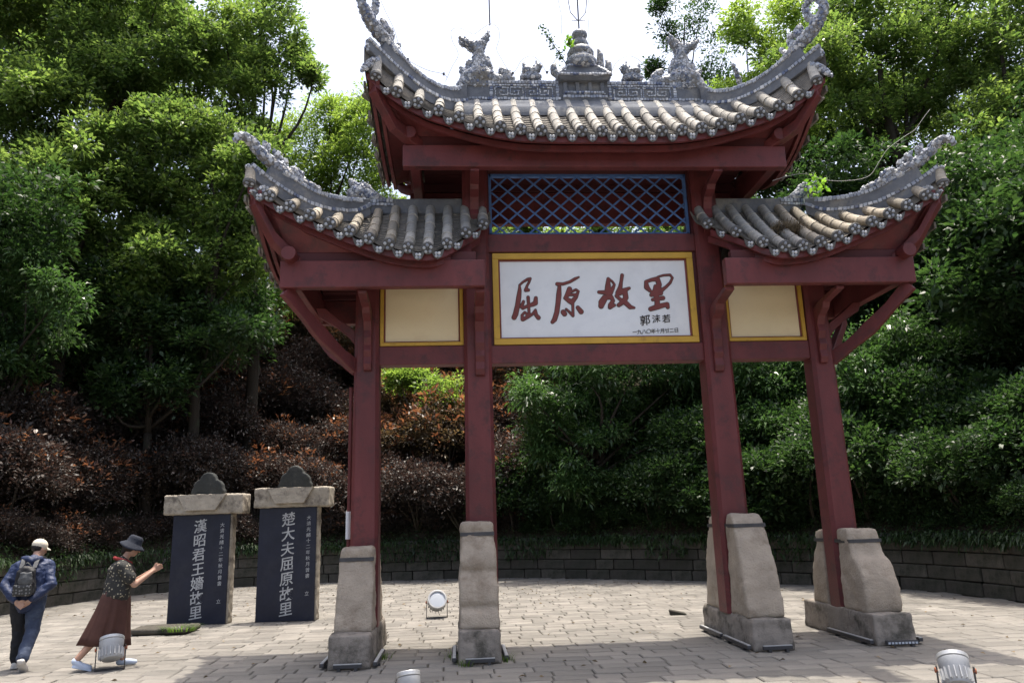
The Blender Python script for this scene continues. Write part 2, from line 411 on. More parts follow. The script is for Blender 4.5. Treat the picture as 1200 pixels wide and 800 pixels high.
# columns
def chamf(h, c): return [(-h, -h+c), (-h+c, -h), (h-c, -h), (h, -h+c), (h, h-c), (h-c, h), (-h+c, h), (-h, h-c)]
for sx in (-1, 1):
    for X, z1, hb, ht in ((1.68, 6.62, .200, .178), (3.19, 4.9, .178, .155)):
        m = MB(); rings = []
        for z, hw in ((.34, hb), (1.5, hb), (3.7, (hb+ht)/2), (z1, ht)):
            rings.append([(sx*X+a, b, z) for a, b in chamf(hw, .045)])
        m.loft(rings); m.build('column', 'red_paint', gate)

# stone bases: plinth, two clamping stones, iron strap
prof_inner_l = [(-.21, .34), (-.21, 1.60), (-.46, 1.60), (-.50, 1.575), (-.50, 1.50), (-.475, 1.48), (-.50, 1.42), (-.56, 1.27), (-.63, 1.15), (-.65, 1.06), (-.60, 1.01), (-.67, .93), (-.75, .80), (-.79, .66), (-.75, .60), (-.82, .53), (-.86, .34)]
prof_inner_r = [(-.21, .34), (-.21, 1.60), (-.40, 1.60), (-.50, 1.52), (-.53, 1.42), (-.62, 1.22), (-.70, 1.0), (-.77, .78), (-.83, .55), (-.86, .34)]
prof_outer_l = [(-.21, .34), (-.21, 1.34), (-.42, 1.34), (-.46, 1.31), (-.46, 1.22), (-.45, 1.18), (-.50, 1.05), (-.58, .85), (-.64, .62), (-.68, .34)]
prof_outer_r = [(-.21, .34), (-.21, 1.36), (-.48, 1.36), (-.52, 1.33), (-.53, 1.22), (-.57, 1.06), (-.62, 1.01), (-.68, .97), (-.77, .82), (-.82, .65), (-.83, .50), (-.80, .34)]
def stone(prof, X, hw, name, parent, flip=False, rough=.016):
    m = MB(); zt = max(p[1] for p in prof)
    ks = 5; rings = []
    P = [(-p[0] if flip else p[0], p[1]) for p in prof]
    for i in range(ks):
        t = -1+2*i/(ks-1); rings.append([(X+t*hw*(1.0-.12*max(0, (p[1]-.9)/(zt-.9))-.0*max(0, (p[1]-.34)/(zt-.34))), p[0], p[1]) for p in P])
    m.loft(rings); return fuse(m, name, 'base_stone', .024, 16, parent, rough, 5)
for sx, X, hw, pf, zt in ((-1, 1.745, .235, prof_inner_l, 1.6), (1, 1.745, .235, prof_inner_r, 1.6), (-1, 3.245, .23, prof_outer_l, 1.34), (1, 3.245, .24, prof_outer_r, 1.36)):
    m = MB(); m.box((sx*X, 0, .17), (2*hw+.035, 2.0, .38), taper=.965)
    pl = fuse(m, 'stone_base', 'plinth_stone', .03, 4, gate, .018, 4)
    stone(pf, sx*X, hw, 'front_stone', pl)
    stone(prof_outer_l if zt < 1.5 else prof_inner_r, sx*X, hw*.97, 'rear_stone', pl, flip=True)
    m = MB(); zs = zt-.155
    for ysgn in (-1, 1):
        pfy = sorted((p[1], -p[0]) for p in (pf if ysgn < 0 else (prof_outer_l if zt < 1.5 else prof_inner_r)) if p[0] < -.25); yo = ysgn*(interp(zs, [p[0] for p in pfy], [p[1] for p in pfy])+.006)
        m.box((sx*X, yo, zs), (2*hw*.885, .014, .045))
        for e in (-1, 1): m.box((sx*X+e*(hw*.88), yo*.5, zs), (.014, abs(yo), .045))
    m.build('strap', 'iron', pl)

# cross beams between the columns
def beam(x0, x1, y0, y1, z0, z1, name='beam', mat='red_paint', bevel=.012):
    m = MB(); m.box(((x0+x1)/2, (y0+y1)/2, (z0+z1)/2), (x1-x0, y1-y0, z1-z0)); return m.build(name, mat, gate, bevel=bevel)
beam(-1.505, 1.505, -.10, .12, 3.70, 3.955, 'lintel')
beam(-1.505, 1.505, -.11, .12, 5.315, 5.585, 'lintel')
for sx in (-1, 1):
    a, b = sorted((sx*1.855, sx*3.035)); beam(a, b, -.10, .12, 3.705, 3.965, 'lintel')
    beam(a, b, -.09, .11, 4.93, 5.10, 'lintel')

# jambs that close the gap between boards and columns
for sx in (-1, 1):
    for xa, xb, z0, z1 in ((1.452, 1.53, 3.957, 5.313), (1.477, 1.53, 5.587, 6.60), (1.83, 1.868, 3.967, 4.928), (3.022, 3.06, 3.967, 4.928)):
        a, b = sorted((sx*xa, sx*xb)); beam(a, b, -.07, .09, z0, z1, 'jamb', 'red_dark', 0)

# name board
m = MB(); m.box((0, .0, 4.635), (2.88, .07, 1.31)); plaque = m.build('name_board', 'white_board', gate, bevel=.004)
def frame(parent, cx, cz, w_, h_, t, y, dep, mat, name, only=None):
    for nm, c, s in (('bottom', (cx, y, cz-h_/2+t/2), (w_, dep, t)), ('top', (cx, y, cz+h_/2-t/2), (w_, dep, t)), ('l', (cx-w_/2+t/2, y, cz), (t, dep, h_-2*t-.002)), ('r', (cx+w_/2-t/2, y, cz), (t, dep, h_-2*t-.002))):
        k = MB(); k.box(c, s); k.build(name, mat, parent, bevel=.006)
frame(plaque, 0, 4.635, 2.90, 1.335, .085, -.045, .10, 'yellow_paint', 'frame_strip')
frame(plaque, 0, 4.635, 2.728, 1.163, .022, -.044, .03, 'char_red', 'inner_line')
for sx in (-1, 1):
    cx = sx*2.445
    m = MB(); m.box((cx, .0, 4.45), (1.13, .06, .94)); pn = m.build('side_board', 'cream_board', gate, bevel=.004)
    frame(pn, cx, 4.45, 1.15, .955, .05, -.04, .09, 'yellow_paint', 'frame_strip')
    frame(pn, cx, 4.45, 1.046, .851, .018, -.038, .03, 'char_red', 'inner_line')

# brush characters: strokes with changing width, merged into one outline
def sdf_glyph(strokes, step, grow, y, name, mat, parent, thick=.01):
    P = np.array([p for s in strokes for p in s]); x0, z0 = P[:, 0].min()-.08, P[:, 1].min()-.08
    nx = int((P[:, 0].max()+.08-x0)/step)+1; nz = int((P[:, 1].max()+.08-z0)/step)+1
    X, Z = np.meshgrid(x0+np.arange(nx)*step, z0+np.arange(nz)*step, indexing='ij'); D = np.full(X.shape, 9.)
    for s in strokes:
        for a, b in zip(s[:-1], s[1:]):
            dx, dz = b[0]-a[0], b[1]-a[1]; L = dx*dx+dz*dz+1e-9
            t = np.clip(((X-a[0])*dx+(Z-a[1])*dz)/L, 0, 1)
            D = np.minimum(D, np.hypot(X-a[0]-t*dx, Z-a[1]-t*dz)-(a[2]+(b[2]-a[2])*t))
    D = D-grow
    vs = {}; V = []; Fc = []; Ed = {}
    def vert(k, p):
        if k not in vs: vs[k] = len(V); V.append(p)
        return vs[k]
    for i in range(nx-1):
        for j in range(nz-1):
            c = [(i, j), (i+1, j), (i+1, j+1), (i, j+1)]; d = [D[q] for q in c]
            if min(d) > 0: continue
            poly = []
            for k in range(4):
                a, b = c[k], c[(k+1) % 4]; da, db = d[k], d[(k+1) % 4]
                if da <= 0: poly.append(vert(a, (X[a], Z[a])))
                if (da <= 0) != (db <= 0):
                    t = da/(da-db); e = (min(a, b), max(a, b)); poly.append(vert(e, (X[a]+(X[b]-X[a])*t, Z[a]+(Z[b]-Z[a])*t)))
            if len(poly) > 2: Fc.append(poly)
    for q in Fc:
        for a, b in zip(q, q[1:]+q[:1]): Ed[(a, b)] = Ed.get((a, b), 0)+1
    m = MB(); m.v = [(p[0], y, p[1]) for p in V]+[(p[0], y+thick, p[1]) for p in V]; k = len(V)
    m.f = [tuple(q) for q in Fc]+[(a, b, b+k, a+k) for (a, b) in Ed if (b, a) not in Ed]; m.m = [0]*len(m.f)
    return m.build(name, mat, parent)
GL = {  # strokes in drawing units, with the brush width at each point
 'a': [[(188,240,18),(230,202,20),(285,170,26),(314,163,26),(300,205,22),(275,250,22),(262,298,40),(292,296,32)], [(188,240,16),(190,300,40),(180,380,55),(165,480,56),(142,580,62),(125,618,56)],
       [(235,432,28),(212,490,40),(228,508,36),(290,480,30)], [(289,382,34),(295,470,30),(300,560,26),(300,592,30)], [(380,390,38),(375,448,56),(345,464,50),(300,480,32)],
       [(225,640,42),(217,592,24),(250,556,20),(272,574,22),(282,612,36),(232,640,40)], [(282,612,40),(345,575,26),(376,530,22),(384,590,40),(410,620,50)]],
 'b': [[(630,226,40),(700,226,30),(780,200,28),(840,165,30),(884,145,12)], [(655,262,40),(650,350,60),(640,450,55),(625,560,56),(600,640,56),(574,672,38)],
       [(775,285,56),(752,350,58),(722,392,34),(772,422,60),(800,440,58),(850,380,42),(878,312,24),(850,292,22),(795,318,22)], [(760,352,30),(850,352,28)],
       [(812,450,28),(815,540,26),(816,598,28),(772,552,24),(735,520,20)], [(702,556,60),(716,576,58)], [(872,502,44),(910,550,60)]],
 'c': [[(207,150,30),(205,220,58),(200,300,66)], [(207,146,20),(252,180,18),(275,212,18),(256,250,38),(228,300,58)], [(108,292,30),(170,296,44),(240,276,40)],
       [(172,352,66),(142,400,78),(132,440,58)], [(172,350,50),(240,346,45),(260,382,36),(232,430,50),(226,455,38),(275,430,26)], [(356,112,34),(346,180,30),(336,240,44),(312,300,54),(300,340,30)],
       [(432,250,26),(380,272,48),(330,300,58)], [(385,292,58),(396,350,54),(372,392,54),(320,430,40)], [(292,332,28),(340,372,36),(400,412,54),(440,450,48),(484,458,20)]],
 'd': [[(610,185,36),(618,240,58),(648,272,38)], [(608,182,30),(672,160,36),(732,152,52),(750,210,56),(742,262,50)], [(740,128,16),(800,112,18),(868,108,20),(892,140,20),(868,192,24),(820,240,28),(776,272,40)],
       [(712,230,40),(712,280,66),(720,335,58),(730,400,56),(726,450,50)], [(672,292,36),(772,290,38)], [(668,322,40),(770,306,38)], [(682,372,32),(792,354,44)], [(660,472,48),(740,446,58),(836,420,44),(842,452,38)]]}
PS = .0119  # metres per photo pixel on the board
for k, (ox, oy, sc) in dict(a=(590, 310, 10), b=(590, 310, 10), c=(690, 310, 9.09), d=(690, 310, 9.09)).items():
    st = []
    for s in GL[k]:
        q = []
        for (x, y_, w_) in s:
            p = at(ox+x/sc, oy+y_/sc, -.045); q.append((p[0], p[2], w_/sc*PS*.44))
        st.append(q)
    o = sdf_glyph(st, .006, .0, -.047, 'character', 'char_red', plaque)
    sdf_glyph(st, .006, .008, -.042, 'character_edge', 'char_dark', plaque)
def text_mesh(txt, size, name, mat, parent, M4, shear=.0, depth=.003, offset=.0):
    cu = bpy.data.curves.new('t', 'FONT'); cu.body = txt; cu.size = size; cu.align_x = 'CENTER'; cu.align_y = 'CENTER'; cu.extrude = depth; cu.offset = offset; cu.resolution_u = 3
    tmp = bpy.data.objects.new('t', cu); WS.collection.objects.link(tmp)
    dg = eval_dg(); me = bpy.data.meshes.new_from_object(tmp.evaluated_get(dg)); bpy.data.objects.remove(tmp)
    for v in me.vertices: v.co.y += shear*v.co.x
    me.materials.clear(); me.materials.append(MAT[mat]); me.name = name
    me.transform(M4); return link(name, me, parent)
FRONT = Matrix(((1, 0, 0, 0), (0, 0, -1, 0), (0, 1, 0, 0), (0, 0, 0, 1)))     # text plane facing the camera side (-Y)
def front_text(txt, size, u, v, mat, name='signature', **kw):
    p = at(u, v, -.04); text_mesh(txt, size, name, mat, plaque, Matrix.Translation((p[0], -.04, p[2])) @ FRONT, **kw)
for ch, u, v, sz in (('郭', 756, 376, .16), ('沫', 769, 374, .125), ('若', 781, 374, .125)): front_text(ch, sz, u, v, 'ink', shear=.15, offset=.001)
for i, ch in enumerate('一九八〇年十月廿二日'): front_text(ch, .072, 744+i*5.4, 389.3-i*.25, 'ink', shear=.12)

# lattice above the board
LX0, LX1, LZ0, LZ1 = -1.43, 1.43, 5.60, 6.56
m = MB()
for z in (LZ0+.02, LZ1-.02): m.box((0, .02, z), (2*1.47, .06, .045))
for x in (-1.455, 1.455): m.box((x, .02, (LZ0+LZ1)/2), (.04, .06, .96))
lat = m.build('lattice_frame', 'blue_paint', gate, bevel=.004)
sp = .258
for dirn in (1, -1):
    c0 = -3.0
    while c0 < 3.0:
        # line x = c0 + dirn*(z-LZ0)
        pts = []
        for z in (LZ0+.03, LZ1-.03): pts.append((c0+dirn*(z-LZ0)*1.12, z))
        (xa, za), (xb, zb) = pts
        def clip(x_, z_, xo, zo):
            if x_ < LX0: return LX0, z_+(LX0-x_)*(zo-z_)/(xo-x_)
            if x_ > LX1: return LX1, z_+(LX1-x_)*(zo-z_)/(xo-x_)
            return x_, z_
        if not (max(xa, xb) < LX0 or min(xa, xb) > LX1):
            A = clip(xa, za, xb, zb); B = clip(xb, zb, xa, za); L = math.hypot(B[0]-A[0], B[1]-A[1])
            if L > .06:
                k = MB(); k.box((0, 0, 0), (L, .012, .024)); k.build('lattice_bar', 'blue_paint', lat, loc=((A[0]+B[0])/2, .012+.006*dirn, (A[1]+B[1])/2), rot=(0, -math.atan2(B[1]-A[1], B[0]-A[0]), 0))
        c0 += sp

# eave beams, purlins, ceilings
def ring_beams(x0, x1, yb, z0, z1, sides, th=.13):
    for s in (-1, 1): beam(x0, x1, s*yb-th/2, s*yb+th/2, z0-(.2 if s > 0 and z0 > 6 else 0), z1, 'eave_beam')
    for x in sides: beam(x-th/2, x+th/2, -yb+th/2+.002, yb-th/2-.002, z0+.02, z1-.02, 'eave_beam')
ring_beams(-2.66, 2.66, .79, 6.27, 6.59, (-2.5, 2.5))
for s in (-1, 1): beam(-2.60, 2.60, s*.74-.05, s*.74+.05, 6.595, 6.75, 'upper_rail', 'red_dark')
for sx in (-1, 1):
    a, b = sorted((sx*1.59, sx*4.19)); ring_beams(a, b, .93, 4.54, 4.90, (sx*4.02,))
    a, b = sorted((sx*1.70, sx*4.12))
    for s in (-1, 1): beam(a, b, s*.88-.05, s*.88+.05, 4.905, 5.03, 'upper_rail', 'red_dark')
def cyl(p, q, r, name, mat, parent, n=20, bevel=.006):
    m = MB(); m.tube([p, q], r, n); return m.build(name, mat, parent, bevel=bevel)
for sx in (-1, 1):
    cyl((sx*2.56, -.97, 6.72), (sx*2.56, .97, 6.72), .088, 'purlin', 'red_paint', gate)
    cyl((sx*4.06, -1.15, 4.95), (sx*4.06, 1.15, 4.95), .092, 'purlin', 'red_paint', gate)
# ceiling boards
def ceiling(x0, x1, y0, y1, z, nb):
    for i in range(nb):
        a = y0+(y1-y0)*i/nb; b = y0+(y1-y0)*(i+1)/nb
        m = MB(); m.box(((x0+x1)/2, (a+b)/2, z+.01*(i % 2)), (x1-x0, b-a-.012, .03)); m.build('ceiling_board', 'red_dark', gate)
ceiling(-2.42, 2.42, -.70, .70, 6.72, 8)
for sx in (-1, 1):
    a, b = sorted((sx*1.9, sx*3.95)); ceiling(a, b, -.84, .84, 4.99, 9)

# carved corbels from the columns up to the eave beams, and slanting braces at the ends
def corbel(x, zlo, zhi, yout, w_=.12, ycol=-.17):
    for s in (1, -1):
        P = [(ycol+.02, zlo), (ycol-.07, zlo+.02), (ycol-.10, zlo+.10), (ycol-.075, zlo+.2), (ycol-.11, zlo+.28), (ycol-.085, zlo+.36), (ycol-.12, zlo+.46), (ycol-.10, zlo+.6*(zhi-zlo)), (ycol-.16, zlo+.72*(zhi-zlo)),
             (ycol-.30, zlo+.80*(zhi-zlo)), (ycol-.34, zlo+.88*(zhi-zlo)), (-yout-.02, zlo+.95*(zhi-zlo)), (-yout-.02, zhi), (-yout+.10, zhi), (ycol-.2, zlo+.93*(zhi-zlo)), (ycol+.02, zlo+.86*(zhi-zlo))]
        m = MB(); m.prism([(p[0]*s, p[1]) for p in P], 'x', x-w_/2, x+w_/2); m.build('corbel', 'red_paint', gate, bevel=.012)
for sx in (-1, 1):
    corbel(sx*1.655, 3.50, 4.535, .88, .13, -.165); corbel(sx*3.17, 3.60, 4.535, .88, .11, -.145)
    corbel(sx*1.69, 5.55, 6.265, .79, .12, -.155)
    for s in (-1, 1):
        # slanting brace plank: gently curved
        A = Vector((sx*4.13, s*.93, 4.535)); B = Vector((sx*3.335, s*.06, 3.68)); pts = []
        for i in range(9):
            t = i/8; p = A.lerp(B, t); p.z += -.07*math.sin(math.pi*t); pts.append(p)
        m = MB(); rings = []
        for i, p in enumerate(pts):
            h = .085+.012*math.cos(i*1.6)
            d = (B-A).normalized(); side = d.cross(Vector((0, 0, 1))).normalized(); upv = side.cross(d)
            rings.append([p+side*.045+upv*h, p-side*.045+upv*h, p-side*.045-upv*h, p+side*.045-upv*h])
        m.loft(rings); m.build('brace', 'red_paint', gate, bevel=.01)
        P = [(3.36, 4.0), (3.45, 4.12), (3.62, 4.26), (3.85, 4.40), (3.9, 4.53), (3.78, 4.53), (3.60, 4.38), (3.42, 4.25), (3.36, 4.2)]
        if s < 0:
            m = MB(); m.prism([(sx*p[0], p[1]) for p in P], 'y', -.06, .06); m.build('brace', 'red_paint', gate, bevel=.008)
    # slender slanting prop behind the outer column, white at its foot
    m = MB(); m.tube([(sx*3.45, .30, .9), (sx*3.43, .16, 3.45)], .028, 10); pr = m.build('prop', 'red_paint', gate)
    m = MB(); m.tube([(sx*3.455, .255, 1.42), (sx*3.4515, .235, 1.78)], .032, 10); m.build('white_sleeve', 'white_board', pr)

# ------------------------------------------------------------------ roofs
def lerp(a, b, t): return a+(b-a)*t
class Roof: pass
up = Roof(); up.xe = 3.12
up.ez = smooth_interp([0, .64, 1.2, 1.67, 2.0, 2.37, 2.6, 2.76, 3.0, 3.12], [6.57, 6.57, 6.60, 6.69, 6.78, 6.90, 7.01, 7.11, 7.30, 7.40])
up.ey = lambda x: 1.22+.17*(x/3.1)**4
up.x0 = 1.80; up.hx = (1.80, 3.12); up.hy = (.13, 1.39)
up.tz = smooth_interp([0, .6, 1.2, 1.6, 1.8, 2.0, 2.22, 2.45, 2.67, 2.89, 3.12], [7.60, 7.60, 7.60, 7.595, 7.56, 7.47, 7.41, 7.42, 7.49, 7.58, 7.70])
def up_top(x):
    return (.13 if x <= up.x0 else lerp(.13, 1.39, (x-1.80)/1.32)), up.tz(x)
lo = Roof(); lo.xe = 4.58
lo.ez = smooth_interp([1.5, 1.62, 1.75, 1.9, 2.05, 2.2, 2.5, 2.8, 3.29, 3.72, 4.04, 4.37, 4.58], [5.64, 5.52, 5.37, 5.20, 5.05, 4.965, 4.95, 5.00, 5.17, 5.35, 5.49, 5.67, 5.82])
lo.ey = smooth_interp([1.5, 1.62, 1.75, 1.9, 2.05, 2.2, 2.5, 4.0, 4.58], [.34, .52, .74, .95, 1.10, 1.19, 1.2, 1.25, 1.37])
lo.tz = smooth_interp([1.5, 2.0, 2.5, 2.9, 3.1, 3.36, 3.56, 3.81, 4.1, 4.37, 4.58], [5.93, 5.93, 5.93, 5.92, 5.87, 5.74, 5.68, 5.66, 5.71, 5.82, 5.98])
def lo_top(x): return (.10 if x <= 3.1 else lerp(.10, 1.37, (x-3.1)/1.48)), lo.tz(x)

def row_pts(x, top, ez, ey, n=9, sag=.09):
    ty, tz_ = top(x); e_y, e_z = ey(x), ez(x); L = math.hypot(e_y-ty, e_z-tz_)
    return [(lerp(ty, e_y, i/(n-1)), lerp(tz_, e_z, i/(n-1))-sag*L*4*(i/(n-1))*(1-i/(n-1))*.5) for i in range(n)]
def tile_mesh(mat):
    m = MB(); n = 12
    m.loft([[(r*math.cos(2*math.pi*j/n), y_, r*math.sin(2*math.pi*j/n)) for j in range(n)] for y_, r in ((0, .066), (.90, .069), (.93, .075), (1.0, .076), (1.0, .062))], cap=True)
    return m.mesh('barrel_tile', mat, smooth=True)
TM = {k: tile_mesh(k) for k in ('tile_grey', 'tile_tan')}
for me in TM.values():
    if hasattr(me, 'set_sharp_from_angle'): me.set_sharp_from_angle(angle=math.radians(45))
def cap_mesh(np_, r, name):
    m = MB(); n = 14
    m.tube([(0, 0, 0), (0, .035, 0)], r, n, 0)
    m.tube([(0, .035, 0), (0, .045, 0)], [r, r*.93], n, 0)
    for k in range(np_):
        a = math.pi/2+2*math.pi*k/np_; c = (math.cos(a)*r*.56, .049, math.sin(a)*r*.56)
        m.ball(c, (r*.27, .014, r*.27), 8, 4, 1)
    m.ball((0, .05, 0), (r*.17, .012, r*.17), 6, 4, 0); return m.mesh(name, ['cap_clay', 'chip'])
CAPM = [cap_mesh(5, .080, 'tile_cap'), cap_mesh(4, .080, 'tile_cap')]
def drip_mesh():
    m = MB(); P = [(-.085, .05), (-.07, -.01), (-.045, -.06), (0, -.085), (.045, -.06), (.07, -.01), (.085, .05), (.04, .02), (0, .012), (-.04, .02)]
    m.prism(P, 'y', 0, .025, 0)
    for k in range(4):
        a = math.pi/4+math.pi/2*k; m.ball((math.cos(a)*.027, .03, -.03+math.sin(a)*.027), (.02, .010, .02), 8, 4, 1)
    return m.mesh('drip_tile', ['cap_clay', 'chip'])
DRIP = drip_mesh()
def orient(p, q):
    """matrix: local +Y runs from p to q, local Z stays up"""
    d = (Vector(q)-Vector(p)); L = d.length; d.normalize(); xax = d.cross(Vector((0, 0, 1))).normalized(); zax = xax.cross(d)
    M_ = Matrix.Identity(4)
    for i in range(3): M_[i][0] = xax[i]; M_[i][1] = d[i]; M_[i][2] = zax[i]; M_[i][3] = p[i]
    return M_, L
def put(name, me, parent, M_, scale=None):
    o = bpy.data.objects.new(name, me); COL.objects.link(o); o.parent = parent
    o.matrix_local = M_ @ Matrix.Diagonal((scale[0], scale[1], scale[2], 1)) if scale else M_
    return o
def front_slope(xs, top, ez, ey, sgn_x, deck, tan=lambda x: False):
    """single barrel tiles in rows, each with its flower cap, and drip tiles between"""
    for x in xs:
        ax = abs(x); sx = sgn_x if sgn_x else (1 if x >= 0 else -1)
        pts = row_pts(ax, top, ez, ey, 17); poly = [Vector((sx*ax, -p[0], p[1]+.045)) for p in pts]
        L = sum((poly[i+1]-poly[i]).length for i in range(16))
        k = max(1, round(L/.31)); idx = [round(16*i/k) for i in range(k+1)]
        mat = 'tile_tan' if tan(x) else 'tile_grey'
        for a, b in zip(idx[:-1], idx[1:]):
            p, q = poly[a], poly[b]; M_, l = orient(p+Vector((rnd.uniform(-.006, .006), 0, rnd.uniform(-.004, .004))), q+Vector((rnd.uniform(-.006, .006), 0, 0)))
            put('barrel_tile', TM[mat], deck, M_, (1, l*1.03, 1))
        d = (poly[16]-poly[14]).normalized(); M_, l = orient(poly[16]+d*.012, poly[16]+d); put('tile_cap', rnd.choice(CAPM), deck, M_ @ Matrix.Rotation(rnd.uniform(-.4, .4), 4, 'Y'))
def drips(xs, ez, ey, sx, deck):
    for x in xs:
        ax = abs(x); s = sx if sx else (1 if x >= 0 else -1)
        p = Vector((s*ax, -ey(ax)-.012, ez(ax)-.045)); M_, l = orient(p, p+Vector((0, -1, -.25))); put('drip_tile', DRIP, deck, M_)
def pan(xs, top, ez, ey, sx, mb, side=-1, steps=13):
    for xa, xb in zip(xs[:-1], xs[1:]):
        rows = []
        cols = [(0, .02), (.25, -.012), (.5, -.022), (.75, -.012), (1, .02)]
        for s_ in range(steps):
            for e in (0, 1):
                rw = []
                for t, dz in cols:
                    x = lerp(xa, xb, t); ax = abs(x); ty, tz_ = top(ax); u_ = min((s_+e)/steps, 1)
                    yv = lerp(ty, ey(ax), u_); Lr = math.hypot(ey(ax)-ty, ez(ax)-tz_); zv = lerp(tz_, ez(ax), u_)-.18*Lr*u_*(1-u_)+dz+(.012 if e else -.004)
                    rw.append(((sx*ax if sx else x), side*yv, zv))
                rows.append(rw)
        mb.grid(rows)

upper_roof = MB(); XR = [-2.97+.27*i for i in range(23)]
pan([-3.125]+[x for x in XR]+[3.125], up_top, up.ez, up.ey, 0, upper_roof)
upper_roof = upper_roof.build('upper_roof', 'pan_tile', gate)
front_slope(XR, up_top, up.ez, up.ey, 0, upper_roof)
drips([(a+b)/2 for a, b in zip(XR[:-1], XR[1:])], up.ez, up.ey, 0, upper_roof)

# slopes that the front hides: rows of tiles at the back and the hip ends
def other_slopes(mb, XRb, top, ez, ey, sx, xe, hipx, hz, yc, zmid, ends):
    pan(XRb, top, ez, ey, sx, mb, side=1, steps=6)
    for x in XRb:
        ax = abs(x); s = sx if sx else (1 if x >= 0 else -1); pts = row_pts(ax, top, ez, ey, 7); mb.tube([(s*ax, p[0], p[1]+.045) for p in pts], .068, 8)
    for s in ends:
        ny = 11; rows_t = []; rows_e = []
        ec = ez(xe)
        for i in range(ny):
            y_ = lerp(-yc, yc, i/(ny-1)); k = abs(y_)/yc
            e = (s*(xe-.10*(1-k*k)), y_, lerp(zmid, ec, k**2.2)); hx = lerp(hipx, xe, k); t = (s*min(hx, e[0]*s), y_, hz(hx))
            rows_t.append(t); rows_e.append(e)
        mid = [tuple(np.array(t)*.45+np.array(e)*.55-np.array([0, 0, .06*(1-abs(t[1])/yc)])) for t, e in zip(rows_t, rows_e)]
        mb.grid([rows_t, mid, rows_e])
        for t, m_, e in zip(rows_t, mid, rows_e):
            if abs(t[1]) < yc*.97: mb.tube([np.array(t)+[0, 0, .045], np.array(m_)+[0, 0, .045], np.array(e)+[s*.05, 0, .035]], .066, 8)
        for a, b in zip(rows_e[:-1], rows_e[1:]):
            c = (np.array(a)+np.array(b))/2; mb.box((c[0]+s*.02, c[1], c[2]-.04), (.03, .14, .09))
ob = MB(); other_slopes(ob, [-3.1]+XR+[3.1], up_top, up.ez, up.ey, 0, 3.12, 1.80, up.tz, 1.39, 6.62, (-1, 1))
stuff(ob.build('hidden_slope_tiles', 'pan_tile', upper_roof))

# eave boards and soffit along all four sides
def eave_loop(xa, xe, ez, ey, sx, zmid, yc, n=40, closed=True):
    """front edge from inner/left to outer corner, then hip end edge, as one polyline (front half mirrored for the back)"""
    F_ = []
    if sx == 0:
        for i in range(n+1):
            x = lerp(-xe, xe, i/n); F_.append((x, -ey(abs(x)), ez(abs(x))))
    else:
        for i in range(n+1):
            x = lerp(xa, xe, i/n); F_.append((sx*x, -ey(x), ez(x)))
    return F_
def end_edge(s, xe, ec, yc, zmid, n=16):
    out = []
    for i in range(n+1):
        y_ = lerp(-yc, yc, i/n); k = abs(y_)/yc; out.append((s*(xe-.10*(1-k*k)), y_, lerp(zmid, ec, k**2.2)))
    return out
def offset_edge(E, din, dz, cx):
    """pull an eave edge inward (towards the roof's centre line) and down"""
    out = []
    for (x, y_, z) in E: out.append((x, y_, z))
    return out
def board(E, inner, z0, z1, th, name, mat='red_paint', parent=None):
    """upright board following an eave; inner(p, d) moves the edge inward by d"""
    m = MB(); A = [inner(p, th[0]) for p in E]; B = [inner(p, th[1]) for p in E]
    rings = [[(a[0], a[1], a[2]+z1), (a[0], a[1], a[2]+z0), (b[0], b[1], b[2]+z0), (b[0], b[1], b[2]+z1)] for a, b in zip(A, B)]
    m.loft(rings); return m.build(name, mat, parent or gate)
def inner_front(p, d): return (p[0]*(1-d*.16/3.1*1.0) if abs(p[0]) > 2.4 else p[0], p[1]+d*math.copysign(1, -p[1]), p[2])
def inner_end(p, d): return (p[0]-d*math.copysign(1, p[0]), p[1]*(1-d*.10), p[2])
def soffit(E, target, name, mat='red_paint', parent=None, mid=.5, drop=.05, z0=-.10):
    m = MB(); rows = []
    for k in (0, .25, .5, .75, 1):
        rw = []
        for p in E:
            t = target(p); rw.append(tuple(lerp(a, b, k) for a, b in zip((p[0], p[1], p[2]+z0), t)))
        rows.append(rw)
    m.grid(rows); return m.build(name, mat, parent or gate, smooth=True)
for s in (1, -1):
    E = [(x, y_*s, z) for x, y_, z in eave_loop(0, 3.10, up.ez, up.ey, 0, 0, 0)]
    board(E, inner_front, -.115, -.03, (.03, .075), 'eave_board', parent=upper_roof)
    E2 = [inner_front(p, .17) for p in E]
    board(E2, inner_front, -.165, -.085, (.0, .045), 'eave_board', parent=upper_roof)
    soffit(E2, lambda p: (max(-2.6, min(2.6, p[0]*.86)), math.copysign(.78, p[1]), 6.74), 'soffit', parent=upper_roof)
    Ee = end_edge(s, 3.10, up.ez(3.10), 1.37, 6.62)
    board(Ee, inner_end, -.115, -.03, (.03, .075), 'eave_board', parent=upper_roof)
    Ee2 = [inner_end(p, .13) for p in Ee]
    board(Ee2, inner_end, -.165, -.085, (.0, .045), 'eave_board', parent=upper_roof)
    soffit(Ee2, lambda p: (math.copysign(2.55, p[0]), max(-.8, min(.8, p[1]*.66)), 6.73), 'soffit', parent=upper_roof)
    for q in (-1, 1):   # hip rafter
        m = MB(); A = Vector((s*2.42, q*.72, 6.62)); B = Vector((s*3.03, q*1.29, 7.20)); C_ = Vector((s*2.78, q*1.04, 6.80)); rings = []
        for p in (A, C_, B):
            sd_ = Vector((q*s*-.05, .05, 0)); rings.append([p+sd_+Vector((0, 0, .06)), p-sd_+Vector((0, 0, .06)), p-sd_-Vector((0, 0, .09)), p+sd_-Vector((0, 0, .09))])
        m.loft(rings); m.build('hip_rafter', 'red_paint', upper_roof, bevel=.01)

